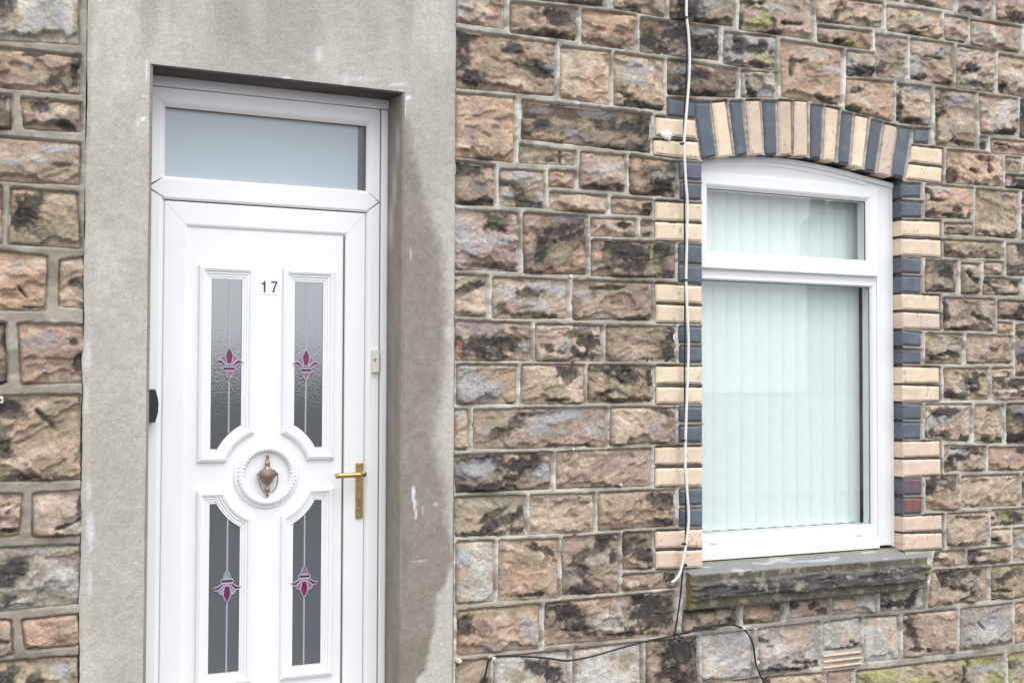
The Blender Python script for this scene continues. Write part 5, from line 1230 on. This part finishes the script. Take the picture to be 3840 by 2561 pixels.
# ------------------------------------------------------------------ air brick
P = [W(*nat('U', a, b), -.01) for a, b in ((1722, 1160), (2138, 1118), (2138, 1308), (1722, 1352))]
ax0, ax1 = P[0][0], P[1][0]; azt, azb = (P[0][1]+P[1][1])/2, (P[2][1]+P[3][1])/2
air = empty('air_brick', ((ax0+ax1)/2, 0, azb), 'cream terracotta louvred air brick low in the wall beneath the sill', 'air brick')
box('vent_back', ax0+.003, ax1-.003, .004, .03, azb, azt, M_DARK, air)
hgt = (azt-azb)/3
for k in range(3):
    z1 = azt-k*hgt; bm = bmesh.new()
    pr_ = [(.006, z1), (-.002, z1-.002), (-.018, z1-hgt*.66), (-.016, z1-hgt*.76), (.006, z1-hgt*.72)]
    A_ = [bm.verts.new((ax0, y, z)) for y, z in pr_]; B_ = [bm.verts.new((ax1, y, z)) for y, z in pr_]
    for q in range(5): bm.faces.new((A_[q], A_[(q+1) % 5], B_[(q+1) % 5], B_[q]))
    bm.faces.new(A_); bm.faces.new(B_[::-1]); bmobj('louvre', bm, M_TERRA, air)

# ------------------------------------------------------------------ cables
def path(seq, d, k=5):
    pts = []
    for c_, xy in seq:
        for a, b in xy:
            x, z = W(*nat(c_, a, b), d); pts.append((x, d, z))
    return spline(pts, k)
wc = path([('A', [(2168, -160), (2168, 0), (2168, 150), (2185, 300), (2196, 500), (2192, 700), (2172, 950), (2152, 1180), (2142, 1330), (2150, 1540)]),
           ('B', [(2158, 120), (2172, 320), (2167, 700), (2163, 1000), (2175, 1300)]), ('C', [(2186, 0), (2180, 300), (2166, 600), (2156, 900), (2151, 1100), (2165, 1330)]),
           ('D', [(2184, 40), (2172, 200), (2152, 350), (2112, 540), (2075, 610), (2030, 645)])], -.040)
wc = [Vector((p.x, -.040+(.018 if p.z > W(2560, 1100)[1] else .012)*0+.002*math.sin(p.z*5), p.z)) for p in wc]
bm = bmesh.new(); add_tube(bm, wc, .0058, 10); o = bmobj('white_cable', bm, M_CABLEW, None, smooth=True)
tag(o, 'thick white cable hanging down the stone wall left of the window', 'cable')
bc = path([('A', [(2140, -160), (2140, 60), (2145, 170), (2166, 300), (2166, 600), (2160, 850), (2142, 1100), (2140, 1350)]), ('B', [(2143, 0), (2148, 500), (2152, 1000), (2150, 1500)]),
           ('C', [(2148, 400), (2154, 850), (2146, 1080), (2158, 1380)]), ('D', [(2158, 120), (2153, 300), (2132, 520), (2112, 750), (2085, 950), (2060, 1110)])], -.030)
bm = bmesh.new(); add_tube(bm, bc, .0036, 8); o = bmobj('black_cable', bm, M_CABLEB, None, smooth=True)
tag(o, 'thin black cable running down the stone wall behind the white one', 'cable')
hc = path([('D', [(295, 1620), (325, 1460), (345, 1375), (390, 1328), (500, 1318), (700, 1325), (850, 1335), (1000, 1355), (1100, 1360), (1300, 1322), (1550, 1250), (1750, 1195), (1950, 1152), (2060, 1130), (2200, 1100)]),
           ('U', [(90, 968), (270, 930), (450, 880), (600, 855), (720, 858), (820, 890), (900, 960), (950, 1070), (970, 1200), (985, 1300), (1030, 1410), (1090, 1510), (1160, 1590)])], -.034)
bm = bmesh.new(); add_tube(bm, hc, .0038, 8); o = bmobj('black_cable', bm, M_CABLEB, None, smooth=True)
tag(o, 'black cable sagging across the wall below the window sill', 'cable')
lp = path([('D', [(2060, 1120), (2043, 1200), (2040, 1260), (2052, 1320), (2090, 1370), (2140, 1386), (2185, 1360), (2204, 1300), (2190, 1225), (2145, 1165), (2070, 1125)])], -.038)
bm = bmesh.new(); add_tube(bm, lp, .0024, 8); o = bmobj('cable_loop', bm, M_CABLEB, None, smooth=True)
tag(o, 'small loop of slack black cable hanging at the cable junction', 'cable')
CL = [('A', 2165, 165, 'at the top of the white cable'), ('A', 2140, 1322, 'on the white cable over the upper cream bricks'), ('B', 2165, 1005, 'on the white cable level with the window rail'),
      ('C', 2152, 908, 'on the white cable beside the lower part of the window'), ('D', 2155, 290, 'on the white cable above the lowest cream bricks')]
for c_, a, b, where in CL:
    x, z = W(*nat(c_, a, b), -.040)
    bm = bmesh.new(); add_tube(bm, [(x-.0035, -.036, z-.0035), (x-.0035, -.036, z+.0035)], .0115, 10)
    o = bmobj('cable_tie', bm, M_CABLEB, None); tag(o, 'black cable tie '+where, 'cable tie', 'black ties along the white cable')
x, z = W(*nat('D', 2063, 1122), -.036)
bm = bmesh.new(); add_tube(bm, [(x-.004, -.036, z), (x+.005, -.036, z+.003)], .009, 10); tag(bmobj('cable_tie', bm, M_CABLEB), 'black cable tie where the two black cables meet', 'cable tie')
x, z = W(*nat('D', 2152, 486), -.012); bm = bmesh.new(); add_tube(bm, [(x, -.002, z), (x, -.02, z)], .006, 10)
tag(bmobj('cable_clip', bm, M_CABLEB), 'black clip on the lowest cream brick beside the white cable', 'cable clip')
for c_, a, b, lab in (('D', 375, 1335, 'white clip at the left bend of the sagging black cable'), ('D', 65, 1358, 'white clip by the render edge below the stones'), ('B', 1108, 970, 'white nail clip in the joint two stones left of the window top'),
                      ('U', 820, 882, 'pale clip holding the black cable where it turns down'), ('U', 975, 1262, 'pale clip on the falling black cable below the sill')):
    x, z = W(*nat(c_, a, b), -.02); bm = bmesh.new(); add_box(bm, x-.007, x+.007, -.044 if c_ in 'UD' else -.022, -.004, z-.007, z+.007, .003)
    tag(bmobj('cable_clip', bm, M_CREAM), lab, 'cable clip')
for c_, a, b, lab in (('C', 1122, 195, 'rusty screw with brass head in the joint, with a rust streak below'), ('C', 1122, 987, 'small metal screw in the joint above the brown stone'),
                      ('C', 1562, 1317, 'pale screw plug on the lower edge of the plain brown stone'), ('D', 1140, 205, 'dark screw stub in the joint above the chipped dark stone'), ('D', 1160, 1232, 'dark screw stub in the joint above the sagging cable')):
    x, z = W(*nat(c_, a, b), -.02); bm = bmesh.new(); add_tube(bm, [(x, -.004, z), (x, -.022, z), (x, -.023, z), (x, -.028, z)], .005, 10, radii=[.003, .003, .006, .005])
    tag(bmobj('screw_head', bm, M_CREAM if 'pale' in lab or 'metal' in lab else M_RUST), lab, 'screw')
# filler blob on the upper cream brick
bx_, bz_ = W(*nat('A', 1990, 1243), -.008)
bm = bmesh.new(); bmesh.ops.create_icosphere(bm, subdivisions=4, radius=1)
for v in bm.verts:
    a = math.atan2(v.co.z, v.co.x); k = 1+.16*math.sin(5*a+1)+.12*math.sin(9*a)+.08*math.sin(14*a+2)
    v.co = Vector((bx_+v.co.x*.031*k, -.006+v.co.y*.009, bz_+v.co.z*.017*k-.004*math.sin(3*a)))
tag(bmobj('filler_blob', bm, M_FILL, None, smooth=True), 'white filler blob stuck on the topmost left cream bricks', 'filler')

# ------------------------------------------------------------------ street in front (seen only in the reflections)
M_ASPH = plain('asphalt', (.055, .056, .058), .85, noise=.25, scale=40, bump=.4, bscale=120)
M_SLAB = plain('grey_paving', (.17, .165, .155), .85, noise=.2, scale=12, bump=.3)
M_KERB = plain('concrete_kerb', (.38, .37, .35), .85, noise=.15, scale=20)
M_LOWW = plain('brown_rubble_stone', (.16, .125, .095), .9, noise=.45, scale=9)
M_HOUSE = plain('pale_house_render', (.50, .50, .48), .9, noise=.05, scale=2)
M_SLATE = plain('roof_slate', (.10, .105, .115), .6, noise=.2, scale=6)
def slab(name, x0, x1, y0, y1, z0, z1, m): return tag(box(name, x0, x1, y0, y1, z0, z1, m), kind='structure')
GZ = -.32                                           # level of the pavement
slab('ground', -150, 200, -150, -22, GZ-.5, GZ-.02, M_ASPH)
slab('pavement', -12, 40, -2.3, .29, GZ-.3, GZ, M_SLAB)
slab('road', -30, 80, -9.0, -2.454, GZ-.4, GZ-.11, M_ASPH)
slab('kerb', -12, 40, -2.45, -2.304, GZ-.3, GZ+.004, M_KERB)
slab('pavement', -30, 80, -22, -9.004, GZ-.4, GZ, M_SLAB)
slab('doorstep', XO0-.03, XO1+.03, -.12, .2, GZ-.02, ZB-.002, M_KERB)
lw = empty('garden_or_added_wall', (8, -11.2, GZ), 'low brown stone garden wall across the street', 'wall')
box('wall_body', -20, 6, -11.4, -11.1, GZ, 1.46, M_LOWW, lw); box('coping', -20, 6, -11.45, -11.05, 1.462, 1.54, M_KERB, lw, .01)
lw = empty('garden_or_added_wall', (22, -11.2, GZ), 'low white wall added across the street to brighten the window reflection', 'wall')
M_WR = plain('added_wall_white', (.70, .71, .70), .9, noise=.05, scale=2)
box('wall_body', 6.1, 40, -11.4, -11.1, GZ, 1.15, M_WR, lw); box('coping', 6.1, 40, -11.45, -11.05, 1.152, 1.22, M_KERB, lw, .01)  # made-up pale wall, there to brighten the lower window reflection
HY = -25.0
def RP(gx, gy):
    """point on the plane y = HY that mirrors in the window pane at traced point G(gx, gy)"""
    x, z = W(*nat('G', gx, gy), .065); k = (4.53-HY)/(4.465); return x*k, CAM[2]+(z-CAM[2])*k
hx, _z = RP(1300, 900); ez = RP(1300, 1700)[1]; gz = RP(1300, 760)[1]
hs_ = empty('opposite_house', (hx, HY, GZ), 'tall gabled house with a chimney across the street', 'house')
box('wall', hx, hx+9, HY-8, HY-.001, GZ, ez, M_HOUSE, hs_)
ax, az = RP(2150, 60)
bm = bmesh.new(); add_prism(bm, [(hx, ez+.002), (hx+9, ez+.002), (hx+9, gz), (ax, az), (hx, gz)], HY-8, HY)
bmobj('gable_wall', bm, plain('grey_pebbledash', (.16, .165, .16), .9, noise=.2, scale=3), hs_)
bm = bmesh.new(); add_prism(bm, [(hx-.25, gz-.22), (ax, az+.02), (ax, az+.25), (hx-.25, gz+.02)], HY-8.1, HY+.25); add_prism(bm, [(ax+.001, az+.02), (hx+9.2, gz-.1), (hx+9.2, gz+.12), (ax+.001, az+.25)], HY-8.1, HY+.25)
bmobj('roof', bm, M_SLATE, hs_)
c0, cz0 = RP(1320, 700); c1, cz1 = RP(1440, 440)
box('chimney', c0, c1, HY-2, HY-.5, cz0-.6, cz1, M_LOWW, hs_)
hs_.rotation_euler.z = math.radians(39)      # it stands askew to the street
